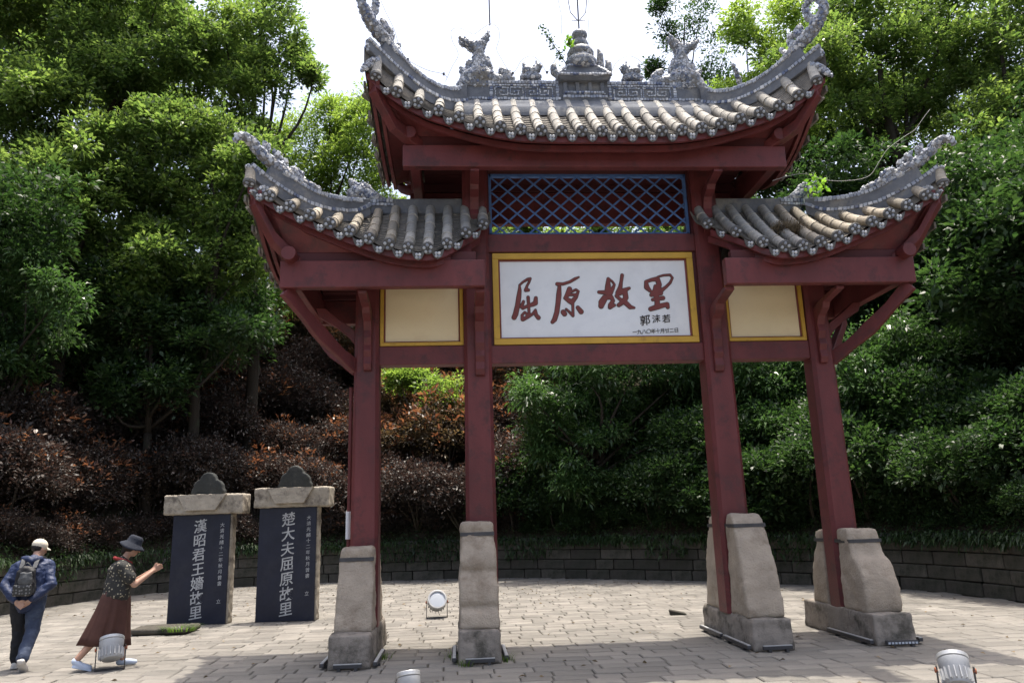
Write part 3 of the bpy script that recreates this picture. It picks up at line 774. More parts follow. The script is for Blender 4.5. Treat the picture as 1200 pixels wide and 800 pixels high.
side_roofs = {}
for sx in (-1, 1):
    XS = [1.58+.245*i for i in range(13)]
    m = MB(); pan([1.46]+XS+[4.58], lo_top, lo.ez, lo.ey, sx, m); sr = m.build('side_roof', 'pan_tile', gate); side_roofs[sx] = sr
    front_slope(XS, lo_top, lo.ez, lo.ey, sx, sr, tan=lambda x: abs(x) > 2.7)
    drips([x+.12 for x in XS[:-1]], lo.ez, lo.ey, sx, sr)
    ob = MB(); other_slopes(ob, XS+[4.56], lo_top, lo.ez, lambda x: 1.2+.17*max(0, (x-2.5)/2)**3, sx, 4.58, 3.1, lo.tz, 1.37, 4.98, (sx,))
    stuff(ob.build('hidden_slope_tiles', 'pan_tile', sr))
    for s in (1, -1):
        E = [(x, y_*s, z) for x, y_, z in eave_loop(1.62, 4.55, lo.ez, lo.ey, sx, 0, 0)]
        infr = lambda p, d: ((p[0]-math.copysign(d*.2, p[0])) if abs(p[0]) > 3.9 else p[0], p[1]+d*math.copysign(1, -p[1]), p[2])
        board(E, infr, -.115, -.03, (.03, .075), 'eave_board', parent=sr)
        E2 = [infr(p, .15) for p in E]; board(E2, infr, -.165, -.085, (.0, .045), 'eave_board', parent=sr)
        soffit(E2, lambda p: (math.copysign(max(1.75, min(4.06, abs(p[0])*.93)), p[0]), math.copysign(min(.90, abs(p[1])), p[1]), 5.0 if abs(p[1]) > .8 else p[2]-.12), 'soffit', parent=sr)
        m = MB(); A = Vector((sx*3.95, s*.85, 4.86)); C_ = Vector((sx*4.28, s*1.08, 5.18)); B = Vector((sx*4.50, s*1.28, 5.62)); rings = []
        for p in (A, C_, B):
            sd_ = Vector((s*sx*-.05, .05, 0)); rings.append([p+sd_+Vector((0, 0, .06)), p-sd_+Vector((0, 0, .06)), p-sd_-Vector((0, 0, .09)), p+sd_-Vector((0, 0, .09))])
        m.loft(rings); m.build('hip_rafter', 'red_paint', sr, bevel=.01)
    Ee = end_edge(sx, 4.55, lo.ez(4.55), 1.35, 4.98)
    board(Ee, inner_end, -.115, -.03, (.03, .075), 'eave_board', parent=sr)
    Ee2 = [inner_end(p, .13) for p in Ee]; board(Ee2, inner_end, -.165, -.085, (.0, .045), 'eave_board', parent=sr)
    soffit(Ee2, lambda p: (math.copysign(4.06, p[0]), max(-.9, min(.9, p[1]*.7)), 4.98), 'soffit', parent=sr)
# ------------------------------------------------------------------ ridges and figures
def chips(mb, path, nrm, wid, step=.05, w_=.045, th=.016):
    """a band of porcelain shards set side by side along a path"""
    path = [Vector(p) for p in path]; seg = [(path[i+1]-path[i]).length for i in range(len(path)-1)]; tot = sum(seg); s = 0
    while s < tot-.5*step:
        l = step*rnd.uniform(.7, 1.25); c = s+l/2; k = 0; a = c
        while k < len(seg)-1 and a > seg[k]: a -= seg[k]; k += 1
        t = (path[k+1]-path[k]).normalized(); p = path[k]+t*a; N = Vector(nrm) if not callable(nrm) else nrm(p); N = (N-t*N.dot(t)).normalized(); W = t.cross(N)
        ww = w_*rnd.uniform(.8, 1.15); hh = th*rnd.uniform(.7, 1.3); ang = rnd.uniform(-.18, .18)
        T = t*math.cos(ang)+W*math.sin(ang); W2 = W*math.cos(ang)-t*math.sin(ang); off = W*rnd.uniform(-.004, .004)
        vs = []
        for z, sc in ((-.01, 1), (hh, .82)):
            for (i, j) in ((-1, -1), (1, -1), (1, 1), (-1, 1)): vs.append(p+off+T*i*l*.46*sc+W2*j*ww*.5*sc+N*z)
        mb.add(vs, [(4, 5, 6, 7), (0, 1, 5, 4), (1, 2, 6, 5), (2, 3, 7, 6), (3, 0, 4, 7)]); s += l
# main ridge
m = MB(); m.box((0, 0, 7.80), (3.62, .20, .48)); ridge = m.build('main_ridge', 'roof_plaster', upper_roof, bevel=.01)
c = MB()
for ys in (-1, 1):
    for z, w_ in ((8.01, .05), (7.96, .03), (7.738, .045)):
        for a, b in ((-1.78, -.36), (.36, 1.78)): chips(c, [(a, ys*.102, z), (b, ys*.102, z)], (0, ys, 0), (0, 0, 1), .05, w_)
for a, b in ((-1.78, -.3), (.3, 1.78)): chips(c, [(a, -.05, 8.04), (b, -.05, 8.04)], (0, 0, 1), (0, 1, 0), .06, .09)
for xx in (-1.40, -.40, .40, 1.40): chips(c, [(xx, -.102, 7.72), (xx, -.102, 7.95)], (0, -1, 0), (1, 0, 0), .045, .05)
stuff(c.build('porcelain_bands', 'chip', upper_roof))
# key-fret relief in the ridge panels
fr = MB()
def fret(x, z, w_, h_, mir):
    P = [(0, 0), (0, 1), (1, 1), (1, .28), (.34, .28), (.34, .66), (.68, .66), (.68, .5)]
    for (a, b), (c_, d) in zip(P[:-1], P[1:]):
        if mir: a, c_ = 1-a, 1-c_
        x0, x1 = sorted((x+a*w_, x+c_*w_)); z0, z1 = sorted((z+b*h_, z+d*h_))
        chips(fr, [(x0, -.103, z0), (x1, -.103, z1)] if (x1-x0)+(z1-z0) > .01 else [(x0, -.103, z0), (x0+.02, -.103, z0)], (0, -1, 0), (0, 0, 1), .04, .018, .012)
for s in (-1, 1):
    for i in range(4): fret(s*.9-.44+i*.225, 7.755, .19, .165, i % 2)
stuff(fr.build('key_fret', 'chip', upper_roof))

# plaster apron where the tile rows run in under the ridge
m = MB(); rows = []
for y_, z in ((-.09, 7.72), (-.18, 7.662), (-.24, 7.602), (-.35, 7.482), (-.41, 7.422), (-.425, 7.28)): rows.append([(x, y_+.006*mnoise.noise(Vector((x*5, 0, y_*9))), z+.012*mnoise.noise(Vector((x*4, 3, y_*9)))) for x in np.linspace(-1.82, 1.82, 60)])
m.grid(rows); m.build('ridge_apron', 'roof_plaster', upper_roof, smooth=True)
# swept hip ridges with two shard bands
def hip_ridge(sx, sy, a, b, low, top, parent):
    """a, b: plan ends; low/top: lists of (plan fraction, height)"""
    lf = smooth_interp([p[0] for p in low], [p[1] for p in low]); tf = smooth_interp([p[0] for p in top], [p[1] for p in top])
    d = np.array([b[0]-a[0], b[1]-a[1]]); d /= np.linalg.norm(d); nr = np.array([-d[1], d[0]])
    if nr[1] < 0: nr = -nr                                  # towards +y before mirroring
    nr = -nr; N = 26; rings = []
    P = lambda t: np.array([lerp(a[0], b[0], t), lerp(a[1], b[1], t)])
    W3 = lambda p, z: (sx*p[0], -sy*p[1]*-1 if False else sy*p[1], z)
    for i in range(N+1):
        t = i/N; p = P(t); th = .055
        zb = lf(t)-.16; zt = tf(t) if t < .85 else lf(t)+.045
        rings.append([W3(p+nr*th, zb), W3(p+nr*th, zt), W3(p-nr*th, zt), W3(p-nr*th, zb)])
    m = MB(); m.loft(rings); o = m.build('hip_ridge', 'roof_plaster', parent, bevel=.008)
    c = MB(); n3 = Vector((sx*nr[0], sy*nr[1], 0))
    for sd_ in (1, -1):
        chips(c, [W3(P(i/N)+nr*sd_*.058, lf(i/N)) for i in range(N+1)], n3*sd_, None, .055, .05)
        chips(c, [W3(P(i/N)+nr*sd_*.058, tf(i/N)-.03) for i in range(2, int(N*.86))], n3*sd_, None, .055, .055)
        chips(c, [W3(P(i/N)+nr*sd_*.057, lerp(lf(i/N), tf(i/N), .0)+.0) for i in (0, 1)], n3*sd_, None, .05, .05)
    chips(c, [W3(P(i/N), tf(i/N)) for i in range(1, int(N*.86))], (0, 0, 1), None, .06, .09, .02)
    chips(c, [W3(P(.03)+nr*.058, lf(.03)), W3(P(.03)+nr*.058, tf(.03))], n3, None, .05, .05)
    stuff(c.build('porcelain_bands', 'chip', parent)); return o
UP_LOW = [(0, 7.66), (.12, 7.56), (.30, 7.48), (.48, 7.49), (.66, 7.57), (.83, 7.67), (1, 7.80)]
UP_TOP = [(0, 7.93), (.12, 7.78), (.25, 7.70), (.42, 7.68), (.58, 7.74), (.75, 7.87), (.86, 7.97), (1, 8.08)]
LO_LOW = [(0, 5.98), (.12, 5.84), (.3, 5.76), (.5, 5.74), (.68, 5.80), (.85, 5.90), (1, 6.03)]
LO_TOP = [(0, 6.06), (.15, 6.00), (.38, 5.95), (.56, 5.98), (.72, 6.08), (.85, 6.18), (1, 6.30)]
for sx in (-1, 1):
    for sy in (-1, 1):
        hip_ridge(sx, -sy if False else sy, (1.80, .15), (3.08, 1.38), UP_LOW, UP_TOP, upper_roof)
        hip_ridge(sx, sy, (3.18, .22), (4.52, 1.33), LO_LOW, LO_TOP, side_roofs[sx])
    # ridge of the side roof, running into the column
    a, b = sorted((sx*1.86, sx*3.16)); m = MB(); m.box(((a+b)/2, 0, 6.02), (b-a, .20, .24)); m.build('side_ridge', 'roof_plaster', side_roofs[sx], bevel=.02)
    c = MB(); a, b = sorted((sx*2.85, sx*3.3))
    for ys in (-1, 1):
        chips(c, [(a, ys*.102, 6.10), (b, ys*.102, 6.10)], (0, ys, 0), None, .055, .055); chips(c, [(a, ys*.102, 6.045), (b, ys*.102, 6.045)], (0, ys, 0), None, .05, .045)
    chips(c, [(a, 0, 6.14), (b, 0, 6.14)], (0, 0, 1), None, .07, .16, .03)
    stuff(c.build('porcelain_bands', 'chip', side_roofs[sx]))

def chipskin(o, n, size=.045):
    """sprinkle raised shards over a fused figure"""
    me = o.data; pol = me.polygons; c = MB(); k = len(pol); st = max(1, k//n)
    for i in range(0, k, st):
        p = pol[i]; N = p.normal; t = N.cross(Vector((rnd.random(), rnd.random(), rnd.random()))).normalized(); W = N.cross(t); s = size*rnd.uniform(.6, 1.1); vs = []
        for z, sc in ((-.01, 1), (.012, .75)):
            for (a, b) in ((-1, -1), (1, -1), (1, 1), (-1, 1)): vs.append(p.center+t*a*s*.5*sc+W*b*s*.45*sc+N*z)
        c.add(vs, [(4, 5, 6, 7), (0, 1, 5, 4), (1, 2, 6, 5), (2, 3, 7, 6), (3, 0, 4, 7)])
    return stuff(c.build('porcelain_shards', 'chip', o.parent))

# upturned ends of the eaves: dragon tails
UA, UB = (-1.8, -.15), (-3.1, -1.4); LA, LB = (-3.0, -.1), (-4.6, -1.4)
def tail(chains, frills, A, B, sx, sy, parent, voxel=.02, size=.045, nchip=260):
    m = MB()
    def W(u, v): p = pv(u, v, A, B); return (p[0]*-sx, p[1]*(1 if sy < 0 else -1), p[2])
    for pts in chains:
        m.chain([W(u, v) for u, v, r in pts], [r for u, v, r in pts])
    for u, v, r in frills: m.ball(W(u, v), (r, r*.8, r), 8, 6)
    o = fuse(m, 'eave_dragon', 'figure', voxel, 3, parent, .006, 14); return [o, chipskin(o, nchip, size)]
up_chain = [[(468, 70, .055), (455, 52, .075), (443, 38, .085), (435, 26, .085), (428, 14, .075), (424, 4, .065), (423, -6, .055), (430, -14, .05), (437, -8, .045), (441, 2, .045), (439, 12, .05), (433, 18, .06)],
            [(424, 0, .06), (426, -18, .05), (432, -34, .045), (441, -44, .04), (450, -46, .03)],
            [(446, 40, .05), (452, 33, .045), (449, 24, .03), (446, 29, .03)], [(455, 50, .05), (459, 42, .04), (458, 34, .025)], [(462, 58, .045), (468, 53, .03)],
            [(441, 58, .05), (434, 52, .05), (431, 58, .035)], [(440, 72, .07), (430, 78, .05), (424, 83, .02)], [(452, 60, .04), (446, 68, .035)]]
lo_chain = [[(372, 222, .05), (350, 212, .065), (330, 200, .075), (314, 188, .075), (302, 176, .07), (295, 166, .06), (287, 160, .05), (279, 159, .045), (276, 164, .03)],
            [(338, 204, .06), (344, 200, .055), (352, 205, .05)], [(318, 190, .055), (326, 182, .045), (322, 178, .03)], [(308, 180, .05), (314, 172, .04), (310, 168, .03)],
            [(328, 200, .05), (334, 190, .045)], [(324, 205, .04), (319, 214, .035)], [(306, 208, .045), (297, 199, .05), (291, 196, .035)], [(310, 222, .06), (297, 226, .05)]]
def mirrored(objs, fx, fy, parent):
    for o in objs:
        me = o.data.copy(); me.transform(Matrix.Diagonal((fx, fy, 1, 1)))
        if fx*fy < 0: me.flip_normals()
        c = link(o.name.split('.')[0], me, parent)
        if 'kind' in o: c['kind'] = o['kind']
t_up = tail(up_chain, [], UA, UB, -1, -1, upper_roof, .02, .055, 330)
t_lo = tail(lo_chain, [], LA, LB, -1, -1, side_roofs[-1], .02, .06, 220)
for fx, fy in ((1, -1), (-1, 1), (-1, -1)):
    mirrored(t_up, fx, fy, upper_roof); mirrored(t_lo, fx, fy, side_roofs[fx*-1])
# fish-dragons biting the ridge ends, small lions, lump beasts on the side ridges
def figure(chains, name, sx, parent, Y=0., thick=1.0, voxel=.018, nchip=350, size=.035, mat='figure', rough=.012):
    m = MB()
    def W(u, v, dy=0): p = at(u, v, 0.); return (p[0]*-sx, Y+dy, p[2])
    for pts in chains:
        for dy in (-.05*thick, .05*thick): m.chain([W(u, v, dy) for u, v, r in pts], [r for u, v, r in pts], 10)
    o = fuse(m, name, mat, voxel, 3, parent, rough, 12)
    return [o, chipskin(o, nchip, size)]
drag = [[(543, 102, .10), (552, 92, .13), (566, 90, .14), (580, 96, .09), (592, 96, .07), (597, 90, .05), (588, 84, .05)], [(545, 86, .06), (540, 82, .03)], [(558, 82, .10), (561, 68, .085), (561, 56, .075), (566, 50, .05), (571, 43, .035), (573, 38, .012)],
        [(559, 58, .07), (551, 54, .05), (544, 50, .045), (539, 47, .03)], [(564, 76, .08), (572, 78, .04), (576, 80, .02)], [(552, 80, .07), (550, 75, .03)], [(582, 92, .05), (590, 100, .05), (600, 96, .05)], [(556, 100, .10), (575, 104, .07)],
        [(548, 78, .04), (553, 76, .02)], [(570, 70, .04), (574, 80, .05)]]
lion = [[(613, 92, .05), (631, 92, .05)], [(616, 84, .055), (626, 84, .06), (630, 80, .045)], [(614, 79, .03), (613, 76, .015)], [(629, 77, .02), (628, 73, .012)], [(618, 90, .05), (626, 90, .05)], [(633, 80, .02), (635, 78, .012)]]
beast = [[(412, 228, .06), (420, 224, .085), (432, 228, .08), (440, 233, .06)], [(416, 218, .05), (412, 214, .035)], [(426, 220, .05), (431, 222, .05)], [(436, 230, .06), (448, 236, .045)]]
mirrored(figure(drag, 'ridge_dragon', -1, upper_roof, 0, 1.0, .018, 260, .045), -1, 1, upper_roof)
mirrored(figure(lion, 'ridge_lion', -1, upper_roof, 0, .8, .014, 60, .03), -1, 1, upper_roof)
mirrored(figure(beast, 'ridge_beast', -1, side_roofs[-1], 0, 1.0, .018, 200, .055), -1, 1, side_roofs[1])

# centre finial: little pavilion, jars and a rod
fin = MB()
fin.box((0, 0, 7.66), (.66, .34, .18)); fin.box((0, 0, 7.79), (.56, .30, .10))
finial = fin.build('finial', 'roof_plaster', upper_roof, bevel=.015)
def fpart(name, mat, fn, bevel=.01, smooth=False):
    m = MB(); fn(m); return m.build(name, mat, finial, bevel=bevel, smooth=smooth)
for x in (-.28, -.095, .095, .28): fpart('pavilion_post', 'roof_plaster', lambda m: m.box((x, -.11, 7.92), (.06, .06, .17)))
fpart('pavilion_back', 'cap_clay', lambda m: m.box((0, .06, 7.92), (.60, .16, .17)))
fpart('pavilion_sill', 'roof_plaster', lambda m: m.box((0, -.12, 7.83), (.64, .08, .035)))
def eaves(m):
    rings = []
    for z, hx, hy, l in ((8.01, .36, .20, 0), (8.05, .42, .26, .05), (8.10, .36, .22, .03), (8.20, .26, .16, .0), (8.28, .22, .14, 0)):
        rings.append([(-hx, -hy, z+l), (-hx*.5, -hy*.9, z), (hx*.5, -hy*.9, z), (hx, -hy, z+l), (hx, hy, z+l), (hx*.5, hy*.9, z), (-hx*.5, hy*.9, z), (-hx, hy, z+l)])
    m.loft(rings)
fpart('pavilion_roof', 'roof_plaster', eaves)
def revolve(prof, cx=0, cy=0, n=16):
    return lambda m: m.loft([[(cx+r*math.cos(2*math.pi*j/n), cy+r*math.sin(2*math.pi*j/n), z) for j in range(n)] for z, r in prof])
fpart('jar', 'figure', revolve([(8.28, .20), (8.33, .235), (8.42, .245), (8.47, .20), (8.50, .17), (8.52, .20), (8.57, .21), (8.63, .18), (8.66, .12)]), 0, True)
fpart('jar', 'figure', revolve([(8.64, .09), (8.67, .115), (8.73, .13), (8.78, .115), (8.81, .085), (8.83, .10), (8.88, .125), (8.93, .115), (8.975, .05)]), 0, True)
for x0, hgt in ((.42, .28), (-.42, .2), (.30, .5)):
    fpart('scroll', 'figure', lambda m: m.chain([(x0*.8, 0, 8.14+hgt*.2), (x0, 0, 8.17+hgt*.4), (x0*1.02, 0, 8.2+hgt*.7), (x0*.95, 0, 8.22+hgt*.85)], [.06, .06, .05, .02]), 0, True)
for x0 in (-.34, .34): fpart('round_post', 'chip', revolve([(7.50, .03), (7.54, .055), (7.60, .06), (7.64, .03)], x0, -.16), 0, True)
c = MB()
for z, hx, hy in ((8.075, .40, .245), (8.285, .22, .14), (7.815, .30, .155)):
    chips(c, [(-hx, -hy, z), (hx, -hy, z)], (0, -1, .3), None, .045, .035)
    for s in (-1, 1): chips(c, [(s*hx, -hy, z), (s*hx, hy, z)], (s, 0, .3), None, .045, .035)
for s in (-1, 1): chips(c, [(s*.40, -.25, 8.08), (s*.24, -.15, 8.26)], (0, -1, .4), None, .045, .035)
chips(c, [(-.33, -.172, 7.74), (.33, -.172, 7.74)], (0, -1, 0), None, .05, .05)
stuff(c.build('porcelain_bands', 'chip', finial))
def rod(m):
    m.tube([(0, 0, 8.9), (0, 0, 10.3)], .012, 6); m.tube([(-.11, 0, 9.16), (.11, 0, 9.16)], .006, 5)
    for s in (-1, 1): m.tube([(0, 0, 9.14), (s*.12, 0, 9.3), (s*.15, 0, 9.55)], .007, 5)
fpart('lightning_rod', 'iron', rod, 0)
m = MB(); p = at(574, 30, 0); m.tube([tuple(p), (p[0], 0, p[2]+1.2)], .011, 6); m.build('lightning_rod', 'iron', upper_roof)
# thin light cables strung along the ridges
def cable(px, Y, mirror=False, r=.004):
    pts = [at(u, v, Y) for u, v in px]; m = MB(); m.tube(catmull([tuple(p) for p in pts], 5), r, 5); return m.build('light_cable', 'wire', upper_roof)
cable([(437, -30), (448, 5), (462, 35), (468, 55), (478, 70), (500, 82), (520, 87), (524, 92)], -.9)
cable([(522, 96), (530, 78), (537, 64), (530, 48), (529, 36), (538, 33), (550, 38), (556, 40), (566, 33), (576, 28), (584, 34), (585, 46), (582, 58), (588, 70), (596, 83), (601, 86), (606, 80), (612, 70), (624, 66), (634, 74), (641, 85), (648, 75), (655, 62)], -.12)
cable([(658, 40), (658, 20), (655, 5), (652, -20)], -.12); cable([(690, 60), (690, 35), (689, 10), (692, -20)], -.12)
cable([(700, 66), (708, 78), (715, 86), (722, 74), (735, 66), (748, 70), (760, 84)], -.12)
cable([(905, 212), (925, 206), (945, 204), (975, 212), (1015, 208), (1030, 190), (1040, 175), (1060, 160), (1072, 152), (1083, 137), (1090, 128)], -.9, r=.0035)
m = MB()
for u, v in ((478, 70), (520, 87), (601, 86), (641, 85)):
    p = at(u, v, -.12 if u > 530 else -.9); m.box(p, (.03, .03, .03))
m.build('cable_clip', 'iron', upper_roof)
# ------------------------------------------------------------------ the two stelae
surf('crest_stone', (.042, .045, .044), .9, .3, 4, (.085, .083, .075), 4, .55, .7, .4, 20, .2)
def stele(loc, rz, w_, h_, main, small, main_x, label, cap_w, cap_x):
    st = empty('stele', loc, rz); tag(st, label, 'stele', 'inscribed stone stelae')
    m = MB(); m.box((0, .13, h_/2), (w_, .22, h_)); body = fuse(m, 'edge_stone', 'stele_edge', .02, 2, st, .012, 9)
    m = MB(); m.box((-.015, .005, h_/2), (w_-.03, .03, h_-.004)); m.build('inscribed_face', 'stele_black', st, bevel=.004)
    # cap stone with a faceted middle
    m = MB(); hz = .35; a = cap_w/2
    m.box((cap_x, .12, h_+hz/2), (cap_w, .40, hz)); cap = fuse(m, 'cap_stone', 'stele_edge', .022, 2, st, .01, 8)
    m = MB(); z0, z1 = h_+.07, h_+hz-.005
    P = [(cap_x-a*.42, z0), (cap_x+a*.36, z0), (cap_x+a*.60, z1), (cap_x-a*.66, z1)]; Q = [(p[0]*.98, p[1]+.01) for p in P]
    vs = [(p[0], -.075, p[1]) for p in P]+[(cap_x+(p[0]-cap_x)*.97, -.15+(.03 if p[1] > z0 else 0), p[1]) for p in P]
    m.add(vs, [(4, 5, 6, 7), (0, 1, 5, 4), (1, 2, 6, 5), (2, 3, 7, 6), (3, 0, 4, 7)]); m.build('cap_facet', 'stele_edge', cap)
    # cloud-shaped crest
    m = MB(); zc = h_+hz
    for x, z, r in ((0, .26, .15), (-.12, .14, .15), (.14, .13, .14), (-.2, .05, .10), (.22, .05, .09), (0, .10, .2), (.17, .2, .07), (0, .38, .03)):
        n = 14; m.loft([[(cap_x+x+r*math.cos(2*math.pi*j/n), y_, zc-.01+max(-.02, z+r*math.sin(2*math.pi*j/n))) for j in range(n)] for y_ in (.06, .20)])
    fuse(m, 'crest', 'crest_stone', .018, 3, st, .008, 10)
    # lettering
    n = len(main); step = (h_-.16)/n
    for i, ch in enumerate(main):
        text_mesh(ch, step*.98, 'character', 'stele_letter', st, Matrix.Translation((main_x, -.0115, h_-.10-step*(i+.5))) @ FRONT, shear=.16, offset=.002, depth=.002)
    s2 = .098
    for i, ch in enumerate(small):
        if ch != ' ': text_mesh(ch, s2*.82, 'character', 'stele_letter', st, Matrix.Translation((w_*.345, -.0115, h_-.20-s2*i*1.02)) @ FRONT, shear=.1, depth=.002)
    return st
stele((-6.55, 4.0, 0), -.10, 1.06, 1.87, '漢昭君王嬙故里', '大清光緒十二年秋月曾書  立', -.03, 'black inscribed stele behind the woman, with a grass tuft at its foot', 1.44, .02)
stele((-5.03, 3.97, 0), -.08, 1.06, 1.95, '楚大夫屈原故里', '大清光緒十二年秋月曾書  立', .0, 'black inscribed stele nearer the gate, right of its twin', 1.36, .06)
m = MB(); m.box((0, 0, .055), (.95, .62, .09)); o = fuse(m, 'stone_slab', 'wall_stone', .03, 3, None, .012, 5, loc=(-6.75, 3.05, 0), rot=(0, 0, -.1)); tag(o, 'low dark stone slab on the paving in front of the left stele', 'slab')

def blades(n, spread, h0, h1, wdt, droop, seed, mat='leaf_grass', flat=1.0):
    """a tuft of arching blades"""
    r = random.Random(seed); m = MB()
    for _ in range(n):
        a = r.uniform(0, 2*math.pi); q = r.random()**.5*spread; bx, by = math.cos(a)*q, math.sin(a)*q*flat
        h = r.uniform(h0, h1); d = Vector((math.cos(a)+r.uniform(-.5, .5), math.sin(a)+r.uniform(-.5, .5), 0)).normalized(); sd_ = Vector((-d.y, d.x, 0)); pts = []
        for k in range(5):
            t = k/4; p = Vector((bx, by, 0))+d*(droop*h*t*t)+Vector((0, 0, h*(t-.45*droop*t*t))); ww = wdt*(1-t)**.7; pts.append((p-sd_*ww, p+sd_*ww))
        m.grid([[a_, b_] for a_, b_ in pts])
    return m
o = blades(110, .28, .10, .20, .006, 1.1, 3, flat=.4).build('grass_tuft', 'leaf_grass', loc=(-6.42, 2.75, .05)); tag(o, 'green grass tuft at the foot of the left stele', 'grass tuft')
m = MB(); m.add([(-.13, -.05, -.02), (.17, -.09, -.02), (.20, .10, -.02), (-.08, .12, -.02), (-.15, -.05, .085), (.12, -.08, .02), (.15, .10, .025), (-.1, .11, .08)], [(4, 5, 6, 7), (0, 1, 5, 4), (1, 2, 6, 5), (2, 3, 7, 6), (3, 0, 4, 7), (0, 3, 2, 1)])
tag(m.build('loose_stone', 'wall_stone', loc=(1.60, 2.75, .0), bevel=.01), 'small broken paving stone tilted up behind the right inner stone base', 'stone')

# ------------------------------------------------------------------ floodlights on the paving
def floodlight(loc, rz, tilt, label, d=.30):
    r = d/2; f = empty('floodlight', loc, rz); tag(f, label, 'floodlight', 'round floodlights on the paving')
    hz = r+.10; T = Matrix.Translation((0, 0, hz)) @ Matrix.Rotation(tilt, 4, 'X')      # local +Z of the drum looks up, tilted
    def lathe(prof, name, mat, n=24, par=f, bevel=0):
        m = MB(); m.loft([[T @ Vector((q*math.cos(2*math.pi*j/n), q*math.sin(2*math.pi*j/n), z)) for j in range(n)] for z, q in prof]); o = m.build(name, mat, par, smooth=True, bevel=0)
        if hasattr(o.data, 'set_sharp_from_angle'): o.data.set_sharp_from_angle(angle=math.radians(35))
        return o
    h = lathe([(-.13, r*.45), (-.125, r*.72), (-.10, r*.82), (.01, r*.90), (.03, r*.98), (.085, r*1.0), (.09, r*.9)], 'housing', 'lamp_grey')
    lathe([(.091, r*.99), (.095, r*1.03), (.125, r*1.03), (.13, r*.99), (.13, r*.86), (.10, r*.86)], 'rim', 'steel', par=h)
    lathe([(.092, r*.85), (.112, r*.85), (.118, r*.6), (.120, r*.05)], 'lens', 'lens_glass', par=h)
    m = MB()
    for k in range(18):
        a = 2*math.pi*k/18; c = T @ Vector((math.cos(a)*r*.90, math.sin(a)*r*.90, -.055)); m.box(c, (.03, .008, .10), rot=(T.to_3x3() @ Matrix.Rotation(a, 3, 'Z')))
    m.build('cooling_fins', 'lamp_grey', h)
    for s in (-1, 1):
        m = MB(); m.box((s*(r+.018), 0, hz/2+.02), (.010, .04, hz+.03)); m.build('bracket_arm', 'iron', f)
        m = MB(); m.tube([(s*(r+.012), 0, hz), (s*(r+.035), 0, hz)], .022, 10); m.build('pivot_bolt', 'rust', f)
    m = MB(); m.box((0, 0, .008), (2*r+.05, .06, .014)); m.build('bracket_foot', 'iron', f); return f
floodlight((-6.17, -.30, 0), .5, math.radians(-28), 'grey floodlight standing on the paving beside the person in the skirt', .28)
floodlight((-2.38, 3.62, 0), .12, math.radians(62), 'floodlight with glass facing front between the two left stone bases', .32)
floodlight((2.28, -3.62, .0), -.4, math.radians(-35), 'grey floodlight at the bottom right corner of the plaza', .25)
floodlight((-2.42, -3.16, .0), .3, math.radians(-20), 'floodlight at the bottom edge in front of the left stone bases', .20)

# ------------------------------------------------------------------ LED strips at the feet of the stone bases
def led_bar(x0, y0, x1, y1, label, holes=False):
    c = ((x0+x1)/2, (y0+y1)/2); L = math.hypot(x1-x0, y1-y0); e = empty('light_bar', (c[0], c[1], 0), math.atan2(y1-y0, x1-x0)); tag(e, label, 'light bar', 'light bars round the stone bases')
    m = MB(); m.box((0, 0, .050), (L, .05, .040)); m.build('housing', 'iron', e, bevel=.004)
    m = MB(); m.box((0, -.002, .074), (L*.985, .036, .006)); m.build('lens', 'steel' if not holes else 'iron', e)
    for k in (-.3, .3):
        m = MB(); m.box((k*L, -.012, .016), (.035, .06, .030)); m.build('clip', 'iron', e)
    if holes:
        for i in range(9):
            m = MB(); m.box((-L*.42+i*L*.105, -.029, .05), (.026, .008, .022)); m.build('led', 'lens_glass', e)
led_bar(-3.41, -1.06, -3.09, -1.06, 'light bar on the ground before the outer left stone base')
led_bar(-2.95, -.98, -2.95, -.05, 'light bar along the right side of the outer left stone base')
led_bar(-3.56, -.95, -3.56, -.1, 'light bar along the left side of the outer left stone base')
led_bar(-1.92, -1.06, -1.58, -1.06, 'light bar on the ground before the inner left stone base')
led_bar(-2.05, -.95, -2.05, -.02, 'light bar along the left side of the inner left stone base')
led_bar(-1.44, -.92, -1.44, -.1, 'light bar along the right side of the inner left stone base')
led_bar(1.57, -1.06, 1.92, -1.06, 'light bar on the ground before the inner right stone base')
led_bar(1.435, -.98, 1.435, -.08, 'near light bar along the left side of the inner right stone base')
led_bar(1.435, .02, 1.435, .9, 'rear light bar along the left side of the inner right stone base')
led_bar(3.06, -1.07, 3.44, -1.10, 'dark light bar with a row of lamps before the outer right stone base', True)
led_bar(2.94, -.98, 2.94, .15, 'light bar along the left side of the outer right stone base')
led_bar(3.57, -.95, 3.60, -.25, 'dark light bar along the right side of the outer right stone base')
for i, (x, y_, s, lb) in enumerate(((-2.06, -.55, 4, 'dry weeds along the left side of the inner left stone base'), (-2.93, -.35, 8, 'weeds by the right side of the outer left stone base'), (-1.92, -1.02, 5, 'small dark weed at the front corner of the inner left stone base'), (-1.45, -.85, 9, 'weeds by the right side of the inner left stone base'))):
    tag(blades(40, .12, .06, .17, .004, .8, s).build('weed_tuft', 'leaf_grass', loc=(x, y_, 0)), lb, 'weeds')

